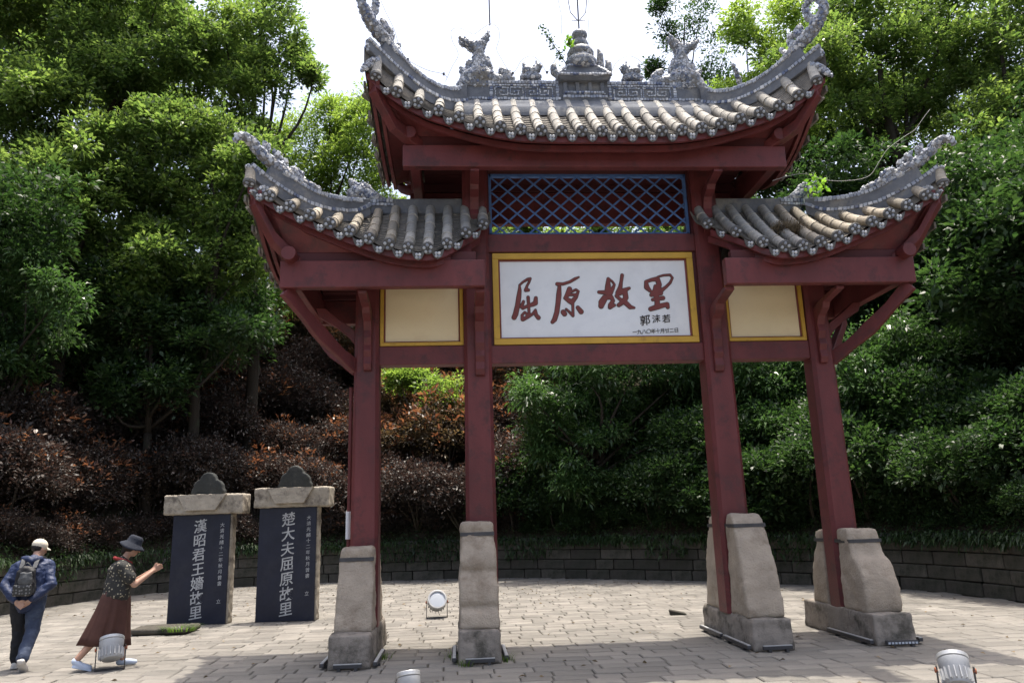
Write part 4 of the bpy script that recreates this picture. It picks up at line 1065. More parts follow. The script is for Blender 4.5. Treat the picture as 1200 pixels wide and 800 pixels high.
# weeds growing on the roofs and a heap of straw
def sprig(base, pts, n, lf, mat, label, seed=1, spread=.05):
    r = random.Random(seed); e = empty('roof_weed', base); tag(e, label, 'plant', 'plants growing on the roofs')
    m = MB(); m.tube([Vector(p) for p in pts], [.008, .006, .005, .003][:len(pts)], 5); m.build('stem', 'bark', e); m = MB()
    for _ in range(n):
        t = r.uniform(.1, 1)*(len(pts)-1); k = min(int(t), len(pts)-2); p = Vector(pts[k]).lerp(Vector(pts[k+1]), t-k)+Vector((r.gauss(0, spread), r.gauss(0, spread), r.gauss(0, spread)))
        d = Vector((r.gauss(0, 1), r.gauss(0, 1), r.gauss(.1, .7))).normalized(); s = d.cross(Vector((r.gauss(0, 1), r.gauss(0, 1), 1))).normalized()*lf*.3; L = d*lf*r.uniform(.6, 1.2)
        m.add([p, p+L*.5+s, p+L, p+L*.5-s], [(0, 1, 2, 3)])
    m.build('leaves', mat, e)
def rel(u, v, Y, b): p = at(u, v, Y); return (p[0]-b[0], p[1]-b[1], p[2]-b[2])
b = tuple(at(664, 76, -.1)); sprig(b, [(0, 0, 0), rel(655, 62, -.1, b), rel(645, 47, -.1, b), rel(633, 30, -.1, b)], 170, .05, 'leaf_dark', 'slender dark weed leaning left beside the finial of the main ridge', 2, .035)
b = tuple(at(668, 56, -.16)); sprig(b, [(0, 0, 0), rel(667, 51, -.16, b), rel(666, 46, -.16, b)], 26, .10, 'leaf_bright', 'small bright green plant on the finial of the main ridge', 3, .03)
b = tuple(at(958, 236, -.25)); sprig(b, [(0, 0, 0), rel(957, 224, -.25, b), rel(955, 211, -.25, b)], 70, .10, 'leaf_bright', 'bright green leafy plant on the right side roof', 4, .07)
m = MB(); r = random.Random(5)
for _ in range(420):
    a = r.uniform(0, 6.28); q = r.random()**.5; c_ = Vector((math.cos(a)*q*.26, math.sin(a)*q*.13, .03+.10*(1-q*q)*r.random())); d = Vector((r.gauss(0, 1), r.gauss(0, .6), r.gauss(0, .5))).normalized()*r.uniform(.05, .11); s = d.cross(Vector((0, 0, 1))).normalized()*.004
    m.add([c_-d-s, c_-d+s, c_+d+s*.6, c_+d-s*.6], [(0, 1, 2, 3)])
p = at(925, 268, -.75); tag(m.build('straw_heap', 'straw', loc=(p[0], -.72, p[2]-.02), rot=(.65, 0, 0)), 'brown heap of dry straw on the tiles of the right side roof', 'straw')

# ------------------------------------------------------------------ people
surf('skin', (.42, .25, .18), .5, .08, 9, None, bmp=.05)
surf('jacket_blue', (.018, .030, .078), .55, .35, 9, (.010, .016, .042), 7, .5, .7, .35, 16, .35)
surf('trouser_black', (.013, .014, .018), .8, .2, 9, None, bmp=.25, bscale=14)
surf('trouser_lit', (.035, .048, .085), .8, .3, 11, (.07, .09, .13), 8, .52, .7, .25, 18)  # same dark trousers: light on the right leg put into a bluer colour
surf('cap_cream', (.62, .57, .47), .8, .08, 12, None, bmp=.1)
surf('pack_black', (.018, .018, .020), .6, .2, 9, None, bmp=.2)
surf('pack_grey', (.075, .078, .082), .5, .25, 9, None, bmp=.2)
surf('shoe_pale', (.52, .50, .47), .6, .15, 12, None, bmp=.1)
surf('shoe_blue', (.46, .53, .66), .6, .12, 12, None, bmp=.1)
surf('shoe_dark', (.03, .03, .03), .6, .12, 12, None, bmp=.1)
surf('hat_navy', (.018, .022, .034), .85, .2, 12, None, bmp=.2)
surf('hair', (.012, .009, .008), .5, .3, 30, None, bmp=.3, bscale=60)
surf('skirt_brown', (.072, .032, .025), .8, .22, 5, None, bmp=.2)
surf('scarf_red', (.26, .03, .03), .7, .2, 8, None, bmp=.1)
surf('phone_dark', (.02, .02, .022), .25, .1, 8, None, bmp=0)
mm, t, b_, o_ = nmat('blouse_print')
tc = t.nodes.new('ShaderNodeTexCoord'); vo = t.nodes.new('ShaderNodeTexVoronoi'); vo.inputs['Scale'].default_value = 26; t.links.new(tc.outputs['Object'], vo.inputs['Vector'])
t.links.new(ramp(t, vo.outputs['Distance'], [(.22, (.30, .27, .20)), (.34, (.020, .020, .019))]).outputs[0], b_.inputs['Base Color']); b_.inputs['Roughness'].default_value = .8; MAT['blouse'] = mm
mm, t, b_, o_ = nmat('pack_print')
tc = t.nodes.new('ShaderNodeTexCoord'); vo = t.nodes.new('ShaderNodeTexVoronoi'); vo.inputs['Scale'].default_value = 24; vo.inputs['Randomness'].default_value = .5; t.links.new(tc.outputs['Object'], vo.inputs['Vector'])
t.links.new(ramp(t, vo.outputs['Distance'], [(.2, (.16, .16, .16)), (.36, (.02, .02, .02))]).outputs[0], b_.inputs['Base Color']); MAT['pack_print'] = mm

def hand(m, wrist, dirv, side, curl=.5, scale=1.0):
    """palm and five unequal bent fingers; side = direction from palm centre to the thumb"""
    w_ = Vector(wrist); d = Vector(dirv).normalized(); s = Vector(side); s = (s-d*s.dot(d)).normalized(); nrm = d.cross(s)
    for k in (-.5, 0, .5): m.capsule(w_+s*k*.045*scale, .016*scale, w_+d*.075*scale+s*k*.060*scale, .014*scale, 8)
    for k, L in ((.036, .068), (.012, .078), (-.012, .072), (-.034, .056)):
        p = w_+d*.082*scale+s*k*scale; q = p+(d*math.cos(curl*.6)+nrm*math.sin(curl*.6))*L*.5*scale; e = q+(d*math.cos(curl*1.7)+nrm*math.sin(curl*1.7))*L*.5*scale
        m.chain([p, q, e], [.0095*scale, .0085*scale, .007*scale], 8)
    p = w_+d*.03*scale+s*.034*scale; q = p+(d*.6+s*.7)*.04*scale; e = q+(d*.9+s*.2+nrm*.3)*.032*scale; m.chain([p, q, e], [.012*scale, .0105*scale, .009*scale], 8)
def head(m, c, yaw, nod):
    R = Matrix.Rotation(yaw, 3, 'Z') @ Matrix.Rotation(-nod, 3, 'X'); c = Vector(c); W = lambda x, y_, z: c+R @ Vector((x, y_, z))
    m.ball(W(0, -.005, .03), (.075, .092, .088), 14, 10, rot=R); m.ball(W(0, .025, -.045), (.056, .066, .07), 12, 8, rot=R); m.ball(W(0, .06, -.085), (.028, .026, .022), 8, 6, rot=R)
    m.capsule(W(0, .088, .015), .010, W(0, .108, -.022), .014, 8); m.ball(W(0, .090, -.055), (.024, .010, .010), 8, 6, rot=R)
    for s in (-1, 1):
        m.ball(W(s*.078, -.005, -.005), (.012, .022, .032), 8, 6, rot=R); m.ball(W(s*.032, .083, .012), (.014, .010, .008), 8, 6, rot=R)
    return W, R
def smooth_part(m, name, mat, parent, voxel, it=4, rough=0, rs=10): return fuse(m, name, mat, voxel, it, parent, rough, rs)

# man walking away, hands clasped behind his back
man = empty('person', (-7.36, .02, 0), .20); man.scale = (.905,)*3
tag(man, 'person in a blue jacket and cream cap with a backpack, hands clasped behind', 'person')
m = MB(); HC = (.02, .19, 1.575)
W, R = head(m, HC, -.75, .30)
m.chain([(0, .08, 1.40), (.015, .15, 1.52)], [.058, .052]); m.chain([(0, 0, .95), (0, .03, 1.15), (0, .07, 1.32), (0, .08, 1.40)], [.135, .125, .13, .09])
for s in (-1, 1):
    m.chain([(0, .06, 1.36), (s*.17, .06, 1.355)], [.08, .065]); m.chain([(s*.19, .05, 1.34), (s*.275, -.07, 1.10)], [.055, .042]); m.chain([(s*.275, -.07, 1.10), (s*.07, -.215, .885)], [.041, .027])
    m.chain([(s*.07, 0, .95), (s*.10, .01, .88)], [.11, .095])
m.chain([(-.10, .01, .88), (-.10, .11, .49)], [.092, .058]); m.chain([(-.10, .11, .49), (-.105, .13, .09)], [.056, .040]); m.chain([(-.105, .11, .055), (-.11, .30, .035)], [.038, .03])
m.chain([(.10, .01, .88), (.10, -.03, .48)], [.092, .058]); m.chain([(.10, -.03, .48), (.10, -.33, .155)], [.056, .040]); m.chain([(.10, -.345, .13), (.10, -.20, .035)], [.036, .03])
hand(m, (.07, -.215, .885), (-.7, -.10, -.35), (0, -.3, 1), .5); hand(m, (-.07, -.215, .885), (.6, -.25, -.4), (0, .2, 1), .6)
fuse(m, 'body', 'skin', .0085, 3, man)
m = MB(); m.chain([(0, -.01, .90), (0, .02, 1.12), (0, .05, 1.30), (0, .08, 1.40)], [.178, .17, .168, .10], 16)
m.chain([(-.07, -.01, .92), (-.08, .03, 1.3)], [.14, .14], 14); m.chain([(.07, -.01, .92), (.08, .03, 1.3)], [.14, .14], 14)
for s in (-1, 1):
    m.chain([(0, .05, 1.36), (s*.18, .05, 1.345)], [.105, .088]); m.chain([(s*.195, .05, 1.34), (s*.285, -.075, 1.095)], [.080, .068]); m.chain([(s*.285, -.075, 1.095), (s*.11, -.19, .925)], [.068, .052])
m.chain([(-.09, -.02, 1.44), (0, -.05, 1.42), (.09, -.02, 1.44)], [.055, .065, .055]); m.chain([(-.09, .0, 1.44), (0, .14, 1.43), (.09, .0, 1.44)], [.04, .04, .04])
smooth_part(m, 'jacket', 'jacket_blue', man, .012, 2, .019, 8)
m = MB(); m.chain([(-.09, .0, .93), (-.10, .01, .86), (-.10, .10, .50), (-.105, .125, .12)], [.135, .125, .088, .078], 14); smooth_part(m, 'trouser_leg', 'trouser_black', man, .012, 2, .014, 9)
m = MB(); m.chain([(.09, .0, .93), (.10, .01, .86), (.10, -.04, .50), (.10, -.31, .19)], [.135, .125, .088, .078], 14); smooth_part(m, 'trouser_leg', 'trouser_lit', man, .012, 2, .014, 9)
m = MB(); m.chain([(-.105, .09, .05), (-.108, .22, .045), (-.11, .33, .035)], [.047, .045, .036]); m.box((-.108, .21, .012), (.09, .32, .02)); smooth_part(m, 'shoe', 'shoe_pale', man, .011, 3)
m = MB(); m.chain([(.10, -.365, .15), (.10, -.29, .085), (.10, -.20, .04), (.10, -.16, .035)], [.046, .048, .044, .036]); m.box((.10, -.325, .09), (.09, .03, .22), rot=Matrix.Rotation(.75, 3, 'X')); smooth_part(m, 'shoe', 'shoe_pale', man, .011, 3)
m = MB(); R2 = R; m.ball(W(0, -.012, .05), (.093, .108, .088), 16, 10, rot=R); cap = smooth_part(m, 'cap', 'cap_cream', man, .011, 2)
m = MB(); rings = []
for k in (0, .35, .7, 1):
    ar = np.linspace(-1.25, 1.25, 11); topl = [W(math.sin(a)*(.086+.004*k), .03+math.cos(a)*(.055+.075*k), .048-.022*k-.018*math.sin(a)**2) for a in ar]
    rings.append(topl+[p-R @ Vector((0, 0, .009)) for p in topl[::-1]])
m.loft(rings); m.build('cap_brim', 'cap_cream', man, smooth=False)
m = MB(); m.ball(W(0, -.03, .005), (.088, .085, .062), 12, 8, rot=R); smooth_part(m, 'hair', 'hair', man, .012, 2, .003, 30)
bpk = empty('backpack', tuple(man.location), .20); bpk.scale = (.905,)*3; tag(bpk, 'black and grey backpack on the back of the person in the blue jacket', 'backpack')
m = MB(); m.box((.0, -.205, 1.14), (.26, .12, .32), taper=.86); m.ball((0, -.20, 1.29), (.105, .06, .08)); m.ball((0, -.215, 1.08), (.145, .085, .11)); fuse(m, 'bag', 'pack_black', .015, 10, bpk, .012, 11)
m = MB(); m.box((.02, -.285, 1.20), (.17, .05, .17), taper=.85); m.ball((.02, -.29, 1.18), (.09, .035, .085)); fuse(m, 'pocket', 'pack_grey', .013, 8, bpk, .012, 14)
m = MB(); m.box((0, -.295, 1.045), (.23, .055, .15)); fuse(m, 'lower_pocket', 'pack_print', .013, 4, bpk, .004, 12)
for s in (-1, 1):
    m = MB(); pts = [(s*.08, -.16, 1.33), (s*.09, -.04, 1.46), (s*.115, .12, 1.455), (s*.14, .24, 1.32)]; rows = [[Vector(p)+Vector((-.026, 0, .004)), Vector(p)+Vector((.026, 0, .004))] for p in catmull(pts, 4)]; m.grid(rows); o = m.build('strap', 'pack_grey', bpk); sf = o.modifiers.new('s', 'SOLIDIFY'); sf.thickness = .012
m = MB(); m.tube(catmull([(-.05, -.19, 1.35), (0, -.20, 1.40), (.05, -.19, 1.35)], 4), .009, 6); m.build('handle', 'pack_grey', bpk)

# woman looking at her phone, walking to the right
wom = empty('person', (-6.22, -.12, 0), -math.pi/2+.42); wom.scale = (.90,)*3
tag(wom, 'person in a patterned blouse, long brown skirt and dark sun hat holding a phone', 'person')
m = MB(); HC = (0, .14, 1.565); W, R = head(m, HC, -.12, .42)
m.chain([(0, .03, 1.38), (0, .10, 1.51)], [.052, .046]); m.chain([(0, .0, .95), (0, .0, 1.12), (0, .03, 1.30), (0, .03, 1.38)], [.135, .115, .12, .08])
for s in (-1, 1):
    m.chain([(0, .02, 1.34), (s*.15, .02, 1.335)], [.075, .06]); m.chain([(s*.175, .03, 1.32), (s*.20, .19, 1.075)], [.056, .046]); m.chain([(s*.20, .19, 1.075), (s*.075, .43, 1.245)], [.046, .028])
m.chain([(-.08, 0, .9), (-.09, .10, .5), (-.09, .12, .08)], [.10, .062, .042]); m.chain([(-.09, .11, .05), (-.09, .26, .03)], [.036, .028])
m.chain([(.08, 0, .9), (.09, -.14, .5), (.09, -.42, .16)], [.10, .062, .042]); m.chain([(.09, -.43, .12), (.09, -.29, .035)], [.036, .028])
hand(m, (.075, .43, 1.245), (-.25, .8, .45), (.1, -.3, 1), .9, .95); hand(m, (-.075, .43, 1.245), (.30, .8, .45), (-.1, -.3, 1), .9, .95)
fuse(m, 'body', 'skin', .0085, 3, wom)
m = MB(); m.chain([(0, -.02, .93), (0, -.01, 1.05), (0, .02, 1.25), (0, .03, 1.37)], [.178, .170, .168, .085], 16)
for s in (-1, 1):
    m.chain([(s*.05, .0, .95), (s*.06, .03, 1.27)], [.165, .145], 14); m.chain([(0, .02, 1.33), (s*.16, .02, 1.325)], [.10, .082]); m.chain([(s*.178, .03, 1.32), (s*.195, .12, 1.17)], [.085, .092])
m.chain([(0, .09, 1.2), (0, .10, 1.24)], [.115, .105]); smooth_part(m, 'blouse', 'blouse', wom, .012, 2, .015, 9)
m = MB(); rings = []; n = 72
for z, cy, ry, rx in ((1.02, -.01, .150, .165), (.92, -.02, .185, .19), (.75, -.04, .215, .20), (.55, -.075, .255, .205), (.40, -.10, .29, .21), (.30, -.115, .315, .215)):
    f = (1.02-z)/.72; rings.append([((rx+f*(.020*math.sin(9*a+.8*math.sin(3*a))+.010*math.sin(17*a)))*math.cos(a), cy+(ry+f*(.022*math.sin(9*a+1)+.010*math.sin(14*a+2)))*math.sin(a), z-.05*f*math.sin(a)*.6) for a in np.linspace(0, 2*math.pi, n, endpoint=False)])
m.loft(rings, cap=False); o = m.build('skirt', 'skirt_brown', wom, smooth=True); sf = o.modifiers.new('s', 'SOLIDIFY'); sf.thickness = .008
m = MB(); m.chain([(.09, -.445, .135), (.09, -.38, .075), (.09, -.27, .04)], [.046, .048, .038]); m.box((.09, -.36, .035), (.085, .25, .02), rot=Matrix.Rotation(-.30, 3, 'X')); smooth_part(m, 'shoe', 'shoe_blue', wom, .011, 3)
m = MB(); m.chain([(-.09, .09, .05), (-.09, .18, .045), (-.09, .28, .035)], [.046, .045, .036]); smooth_part(m, 'shoe', 'shoe_blue', wom, .011, 3)
m = MB(); m.tube(catmull([(-.10, .02, 1.40), (-.03, -.07, 1.43), (.05, -.06, 1.43), (.11, .03, 1.40), (.06, .12, 1.36), (-.06, .12, 1.36), (-.10, .02, 1.40)], 4), .024, 8); m.build('collar', 'scarf_red', wom, smooth=True)
m = MB(); rings = []; n = 28
for z, r_, dz in ((.005, .168, -.045), (.020, .150, -.035), (.045, .108, 0), (.055, .098, 0), (.10, .094, 0), (.135, .086, 0), (.150, .06, 0), (.153, .01, 0)):
    rings.append([W(r_*.92*math.cos(a), -.012+r_*1.06*math.sin(a), z+.012+dz*(.55+.45*math.cos(2*a+.4))) for a in np.linspace(0, 2*math.pi, n, endpoint=False)])
m.loft(rings, cap=False); o = m.build('hat', 'hat_navy', wom, smooth=True); sf = o.modifiers.new('s', 'SOLIDIFY'); sf.thickness = .006
m = MB(); m.ball(W(0, -.03, .0), (.088, .085, .085), 12, 8, rot=R); m.chain([W(0, -.08, -.03), W(0, -.085, -.10)], [.05, .03]); smooth_part(m, 'hair', 'hair', wom, .012, 2, .004, 25)
ph = empty('phone', (0, 0, 0)); Mw = Matrix.Translation(wom.location) @ Matrix.Rotation(-math.pi/2+.42, 4, 'Z') @ Matrix.Scale(.90, 4)
pc = Mw @ Vector((0, .535, 1.315)); ph.location = pc; ph.rotation_euler = (0, 0, -math.pi/2+.42); tag(ph, 'dark phone held up in both hands of the person in the sun hat', 'phone')
m = MB(); m.box((0, 0, 0), (.072, .008, .145), rot=Matrix.Rotation(-.5, 3, 'X')); m.build('case', 'phone_dark', ph, bevel=.004)
m = MB(); m.box((0, -.0045, -.002), (.064, .002, .132), rot=Matrix.Rotation(-.5, 3, 'X')); m.build('screen', 'lens_glass', ph)
# ------------------------------------------------------------------ vegetation
def unit(a): return a/np.maximum(np.linalg.norm(a, axis=1, keepdims=True), 1e-9)
def leaf_mesh(name, base, d, L, Wd, mat, droop=.15, rg=rng):
    """many small folded leaves as one mesh"""
    n = len(base); side = unit(np.cross(d, unit(np.array([0, 0, 1.])+rg.normal(0, .45, (n, 3)))))
    nrm = np.cross(side, d); L = L[:, None]; Wd = Wd[:, None]
    mid = base+d*L*.48+nrm*L*.03; tip = base+d*L-np.array([0, 0, 1.])*L*droop
    V = np.empty((n, 4, 3)); V[:, 0] = base; V[:, 1] = mid+side*Wd*.5+nrm*Wd*.16; V[:, 2] = tip; V[:, 3] = mid-side*Wd*.5+nrm*Wd*.16
    me = bpy.data.meshes.new(name); me.vertices.add(4*n); me.vertices.foreach_set('co', V.astype('f').ravel())
    me.loops.add(4*n); me.loops.foreach_set('vertex_index', np.arange(4*n, dtype='i'))
    me.polygons.add(n); me.polygons.foreach_set('loop_start', np.arange(0, 4*n, 4, dtype='i')); me.polygons.foreach_set('loop_total', np.full(n, 4, 'i'))
    me.update(calc_edges=True); me.materials.append(MAT[mat]); return me
def crown_leaves(blobs, k, per, leaf, wr, cl, rg, up=.35, shell=.55, flat=.8, layered=0):
    """clusters of leaves spread through the outer part of every limb's clump; returns leaf bases, directions, lengths, widths"""
    B, D, Ls, Ws = [], [], [], []
    if layered:                                             # every clump breaks up into flat sprays with gaps between
        sub = []
        for c, r in blobs:
            for _ in range(layered):
                v = rg.normal(0, 1, 3); v /= np.linalg.norm(v); v[2] *= .9; sub.append((np.array(c)+v*r*rg.uniform(.3, 1.0), r*rg.uniform(.22, .58)))
        blobs = sub; k = k*5.4/layered; flat = .72
    for c, r in blobs:
        n = max(6, int(k*r*r)); v = unit(rg.normal(0, 1, (n, 3))); v[:, 2] = np.where(v[:, 2] < -.35, -v[:, 2], v[:, 2])
        lump = 1+.18*np.sin(v[:, 0]*5+c[0]*3)*np.cos(v[:, 1]*4+c[2]*2)+rg.normal(0, .07, n)
        rad = r*(shell+(1-shell)*rg.random(n)**.6)*lump; P = np.array(c)+v*rad[:, None]*np.array([1.08, 1.08, flat])
        cd_ = unit(v*.8+np.array([0, 0, up])+rg.normal(0, .35, (n, 3)))
        if layered: P = P+rg.normal(0, .22, P.shape)*(rg.random((n, 1)) < .45)*max(.6, r*1.6)
        P = np.repeat(P, per, 0); sz = np.repeat(rg.uniform(.7, 1.3, n), per); cdr = np.repeat(cd_, per, 0); q = unit(rg.normal(0, 1, (n*per, 3))); d = unit(cdr*.55+q*np.array([1, 1, .7]))
        B.append(P+d*cl*rg.random((n*per, 1))+q*cl*.35); D.append(d); s = rg.uniform(.65, 1.2, n*per)*sz; Ls.append(leaf*s); Ws.append(leaf*wr*s*rg.uniform(.8, 1.2, n*per))
    return np.concatenate(B), np.concatenate(D), np.concatenate(Ls), np.concatenate(Ws)
def limb(m, a, b, r0, r1, bend, rg, n=6):
    a = np.array(a, float); b = np.array(b, float); off = rg.normal(0, bend, 3); pts = []; rad = []
    for i in range(n+1):
        t = i/n; pts.append(a+(b-a)*t+off*math.sin(math.pi*t)+np.array([0, 0, .0])); rad.append(r0+(r1-r0)*t)
    m.tube(pts, rad, 7); return pts
TREE = dict(k=100, per=24, leaf=.175, wr=.47, cl=.22, mat='leaf_camphor', up=.45, shell=.3, layered=12)
def tree(name, label, cat, px, base, Y, group=None, seed=1, trunk_r=.2, growth=None, **kw):
    """px: list of (u, v, r metres[, depth offset]) for the foliage clumps; base: where the trunk stands (x, y)"""
    o = dict(TREE); o.update(kw); rg = np.random.default_rng(seed)
    blobs = [(at(b[0], b[1], Y+(b[3] if len(b) > 3 else float(rg.uniform(-.8, .8)))), b[2]) for b in px]
    cen = np.mean([b[0] for b in blobs], 0)
    if base is None: base = (cen[0]+rg.uniform(-.4, .4), cen[1]+.3)
    z0 = hill_at(*base)-.15; e = empty(name, (base[0], base[1], z0)); tag(e, label, cat, group); O = np.array([base[0], base[1], z0])
    m = MB(); fork = np.array([base[0]*.6+cen[0]*.4, base[1]*.6+cen[1]*.4, max(z0+.8, z0+(cen[2]-z0)*.5)])
    m2 = [tuple(p) for p in limb(m, (0, 0, 0), fork-O, trunk_r, trunk_r*.72, .12, rg)]
    top = np.array([cen[0], cen[1], max(b[0][2] for b in blobs)-.5]); limb(m, fork-O, top-O, trunk_r*.7, trunk_r*.15, .3, rg)
    for c, r in blobs: limb(m, fork-O+(top-fork)*rg.uniform(0, .4), np.array(c)-O, trunk_r*.38, trunk_r*.08, .25, rg)
    m.build('trunk', 'bark', e, smooth=True)
    b_, d, L, Wd = crown_leaves(blobs, o['k'], o['per'], o['leaf'], o['wr'], o['cl'], rg, o['up'], o['shell'], .8, o['layered'])
    link('crown', leaf_mesh('crown', b_-O, d, L, Wd, o['mat'], o.get('droop', .15), rg), e); return e
GT = 'trees on the slope behind the gate'
# left side
tree('tall_tree', 'tallest leafy tree filling the upper left corner', 'tree', [(20, 30, 2.1), (105, 15, 2.1), (50, 115, 2.1), (185, 0, 2.0), (140, 85, 1.8), (-45, 110, 2.2), (215, 60, 1.5), (95, 65, 1.6), (10, 180, 1.5)], None, 14, GT, 1, .28)
tree('tall_tree', 'tall tree whose bright crown borders the white sky left of the gate', 'tree', [(262, 25, 1.7), (312, 45, 1.3), (240, 100, 1.7), (290, 105, 1.2), (330, 10, 1.2), (345, 70, .7), (368, 88, .45), (318, 85, .8), (275, 150, 1.4)], None, 15.5, GT, 2, .22, k=62)
tree('leafy_tree', 'broad green tree at the left edge with a dark slanting trunk', 'tree', [(45, 215, 1.7), (115, 185, 1.6), (185, 165, 1.4), (130, 255, 1.6), (60, 285, 1.5), (-20, 250, 1.6)], None, 12.2, GT, 3, .24)
tree('leafy_tree', 'green tree reaching towards the tip of the left side roof', 'tree', [(238, 185, 1.3), (275, 225, 1.2), (208, 245, 1.4), (300, 190, .8), (255, 285, 1.3), (195, 310, 1.4), (300, 260, .9), (150, 345, 1.3), (235, 340, 1.2), (290, 320, 1.0), (160, 280, 1.3)], None, 12.8, GT, 4, .2)
tree('glossy_tree', 'small dark tree with drooping glossy leaves at the left edge', 'tree', [(8, 345, .9), (45, 385, .9), (-5, 420, .9), (30, 310, .8), (75, 345, .7)], (-13.6, 9.8), 9.3, GT, 5, .12, k=95, leaf=.17, wr=.34, mat='leaf_glossy', droop=.4)
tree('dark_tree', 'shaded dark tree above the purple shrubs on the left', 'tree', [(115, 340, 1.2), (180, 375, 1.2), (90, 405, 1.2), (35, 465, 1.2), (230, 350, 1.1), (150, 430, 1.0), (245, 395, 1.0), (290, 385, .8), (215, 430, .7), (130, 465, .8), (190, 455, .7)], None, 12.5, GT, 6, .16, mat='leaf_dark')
AIRY = dict(k=95, per=18, leaf=.19, wr=.34, cl=.26, mat='leaf_airy', shell=.35)
tree('airy_tree', 'light airy tree rising behind the left side roof', 'tree', [(325, 170, 1.3), (345, 205, 1.5), (380, 160, 1.5), (425, 165, 1.5), (410, 190, 1.5), (300, 215, 1.3), (455, 200, 1.2), (400, 215, 1.5), (350, 240, 1.6), (385, 130, .8), (430, 135, .8), (445, 245, 1.3)], None, 21, GT, 7, .16, **AIRY)
tree('feathery_tree', 'feathery bright green tree below the tip of the left side roof', 'tree', [(300, 285, 1.2), (335, 310, 1.2), (275, 330, 1.1), (310, 350, 1.1), (355, 345, 1.1), (250, 365, 1.0)], None, 17, GT, 8, .12, k=75, per=26, leaf=.24, wr=.16, cl=.22, mat='leaf_airy', droop=.6)
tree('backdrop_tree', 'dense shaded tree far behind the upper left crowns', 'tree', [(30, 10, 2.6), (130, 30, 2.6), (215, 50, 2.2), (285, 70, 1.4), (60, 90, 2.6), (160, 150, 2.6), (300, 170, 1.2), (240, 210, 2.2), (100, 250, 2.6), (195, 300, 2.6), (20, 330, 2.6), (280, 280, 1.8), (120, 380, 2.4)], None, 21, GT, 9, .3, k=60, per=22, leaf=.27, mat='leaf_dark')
# behind the gate
tree('small_tree', 'small bright green tree seen between the two left columns', 'tree', [(490, 447, .6), (522, 462, .65), (470, 442, .45), (535, 480, .5)], None, 15.2, GT, 10, .08, k=120, leaf=.14, mat='leaf_airy')
tree('backdrop_tree', 'tree whose top shows through the blue lattice', 'tree', [(590, 285, 1.4), (660, 290, 1.5), (730, 288, 1.5), (800, 285, 1.5), (620, 272, .8), (700, 275, .8), (780, 272, .8), (640, 360, 1.8), (740, 370, 1.8)], None, 21, GT, 11, .22, k=55, leaf=.2, mat='leaf_camphor')
tree('glossy_tree', 'green tree with layered leafy branches seen through the middle opening', 'tree', [(618, 462, .55), (648, 482, .75), (690, 450, .9), (745, 436, .9), (795, 445, .9), (702, 512, .8), (640, 535, .6), (668, 562, .6), (765, 495, .9), (722, 560, .65), (812, 505, .8), (640, 500, .6)], None, 11.3, GT, 12, .16, k=120, leaf=.17, wr=.33, mat='leaf_glossy', droop=.35)
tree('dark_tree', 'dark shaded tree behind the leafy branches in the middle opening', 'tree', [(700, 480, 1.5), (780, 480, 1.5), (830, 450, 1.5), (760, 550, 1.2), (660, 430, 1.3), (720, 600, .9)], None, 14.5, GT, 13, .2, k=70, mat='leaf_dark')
tree('backdrop_tree', 'broad dark tree added behind the name board to shade the wall', 'tree', [(600, 340, 1.6, 4), (680, 345, 1.6, 3), (760, 340, 1.6, -.8), (840, 350, 1.6, -1.4), (640, 400, 1.4, 4), (720, 385, 1.5, -.6), (800, 390, 1.4, -1.4), (560, 370, 1.3, 4.5), (720, 330, 1.5, -1.8), (800, 320, 1.6, -2.6), (860, 300, 1.5, -3)], (1.8, 15.0), 13.6, GT, 25, .22, k=75, mat='leaf_dark')  # hidden crowns, added so that their shade falls on the wall
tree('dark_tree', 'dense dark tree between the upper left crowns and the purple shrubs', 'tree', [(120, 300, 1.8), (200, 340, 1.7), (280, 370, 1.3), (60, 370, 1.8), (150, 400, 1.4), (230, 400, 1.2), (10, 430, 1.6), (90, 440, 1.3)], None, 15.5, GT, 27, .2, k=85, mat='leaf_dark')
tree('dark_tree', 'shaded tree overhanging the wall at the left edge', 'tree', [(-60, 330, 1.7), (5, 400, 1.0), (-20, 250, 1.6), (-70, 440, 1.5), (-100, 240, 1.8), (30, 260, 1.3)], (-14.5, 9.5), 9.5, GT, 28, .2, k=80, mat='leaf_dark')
# right side
tree('dark_tree', 'dark tree added at the right edge to shade the wall', 'tree', [(1215, 330, 1.2), (1270, 400, 1.2), (1160, 300, 1.0), (1330, 300, 1.4), (1195, 250, 1.1), (1290, 220, 1.4), (1390, 380, 1.4), (1130, 350, .8), (1240, 480, 1.0)], (9.6, 4.6), 4.6, GT, 29, .2, k=85, mat='leaf_dark')  # crowns mostly outside the view, added to shade wall and slope
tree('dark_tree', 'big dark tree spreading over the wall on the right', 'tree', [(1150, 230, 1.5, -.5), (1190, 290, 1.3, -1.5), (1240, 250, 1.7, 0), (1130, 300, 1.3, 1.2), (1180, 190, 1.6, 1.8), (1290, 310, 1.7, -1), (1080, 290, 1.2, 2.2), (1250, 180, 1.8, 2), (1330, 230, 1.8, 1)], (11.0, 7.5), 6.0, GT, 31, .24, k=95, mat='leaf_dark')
tree('dark_tree', 'dark tree filling the slope behind the lit leaves on the right', 'tree', [(1000, 400, 1.4), (1080, 390, 1.4), (1160, 400, 1.4), (1050, 480, 1.2), (1140, 480, 1.2), (1010, 540, 1.0), (1100, 550, 1.0), (1190, 540, 1.0), (960, 500, 1.0), (870, 520, 1.0), (930, 420, 1.3)], None, 11.2, GT, 30, .2, k=115, mat='leaf_dark')
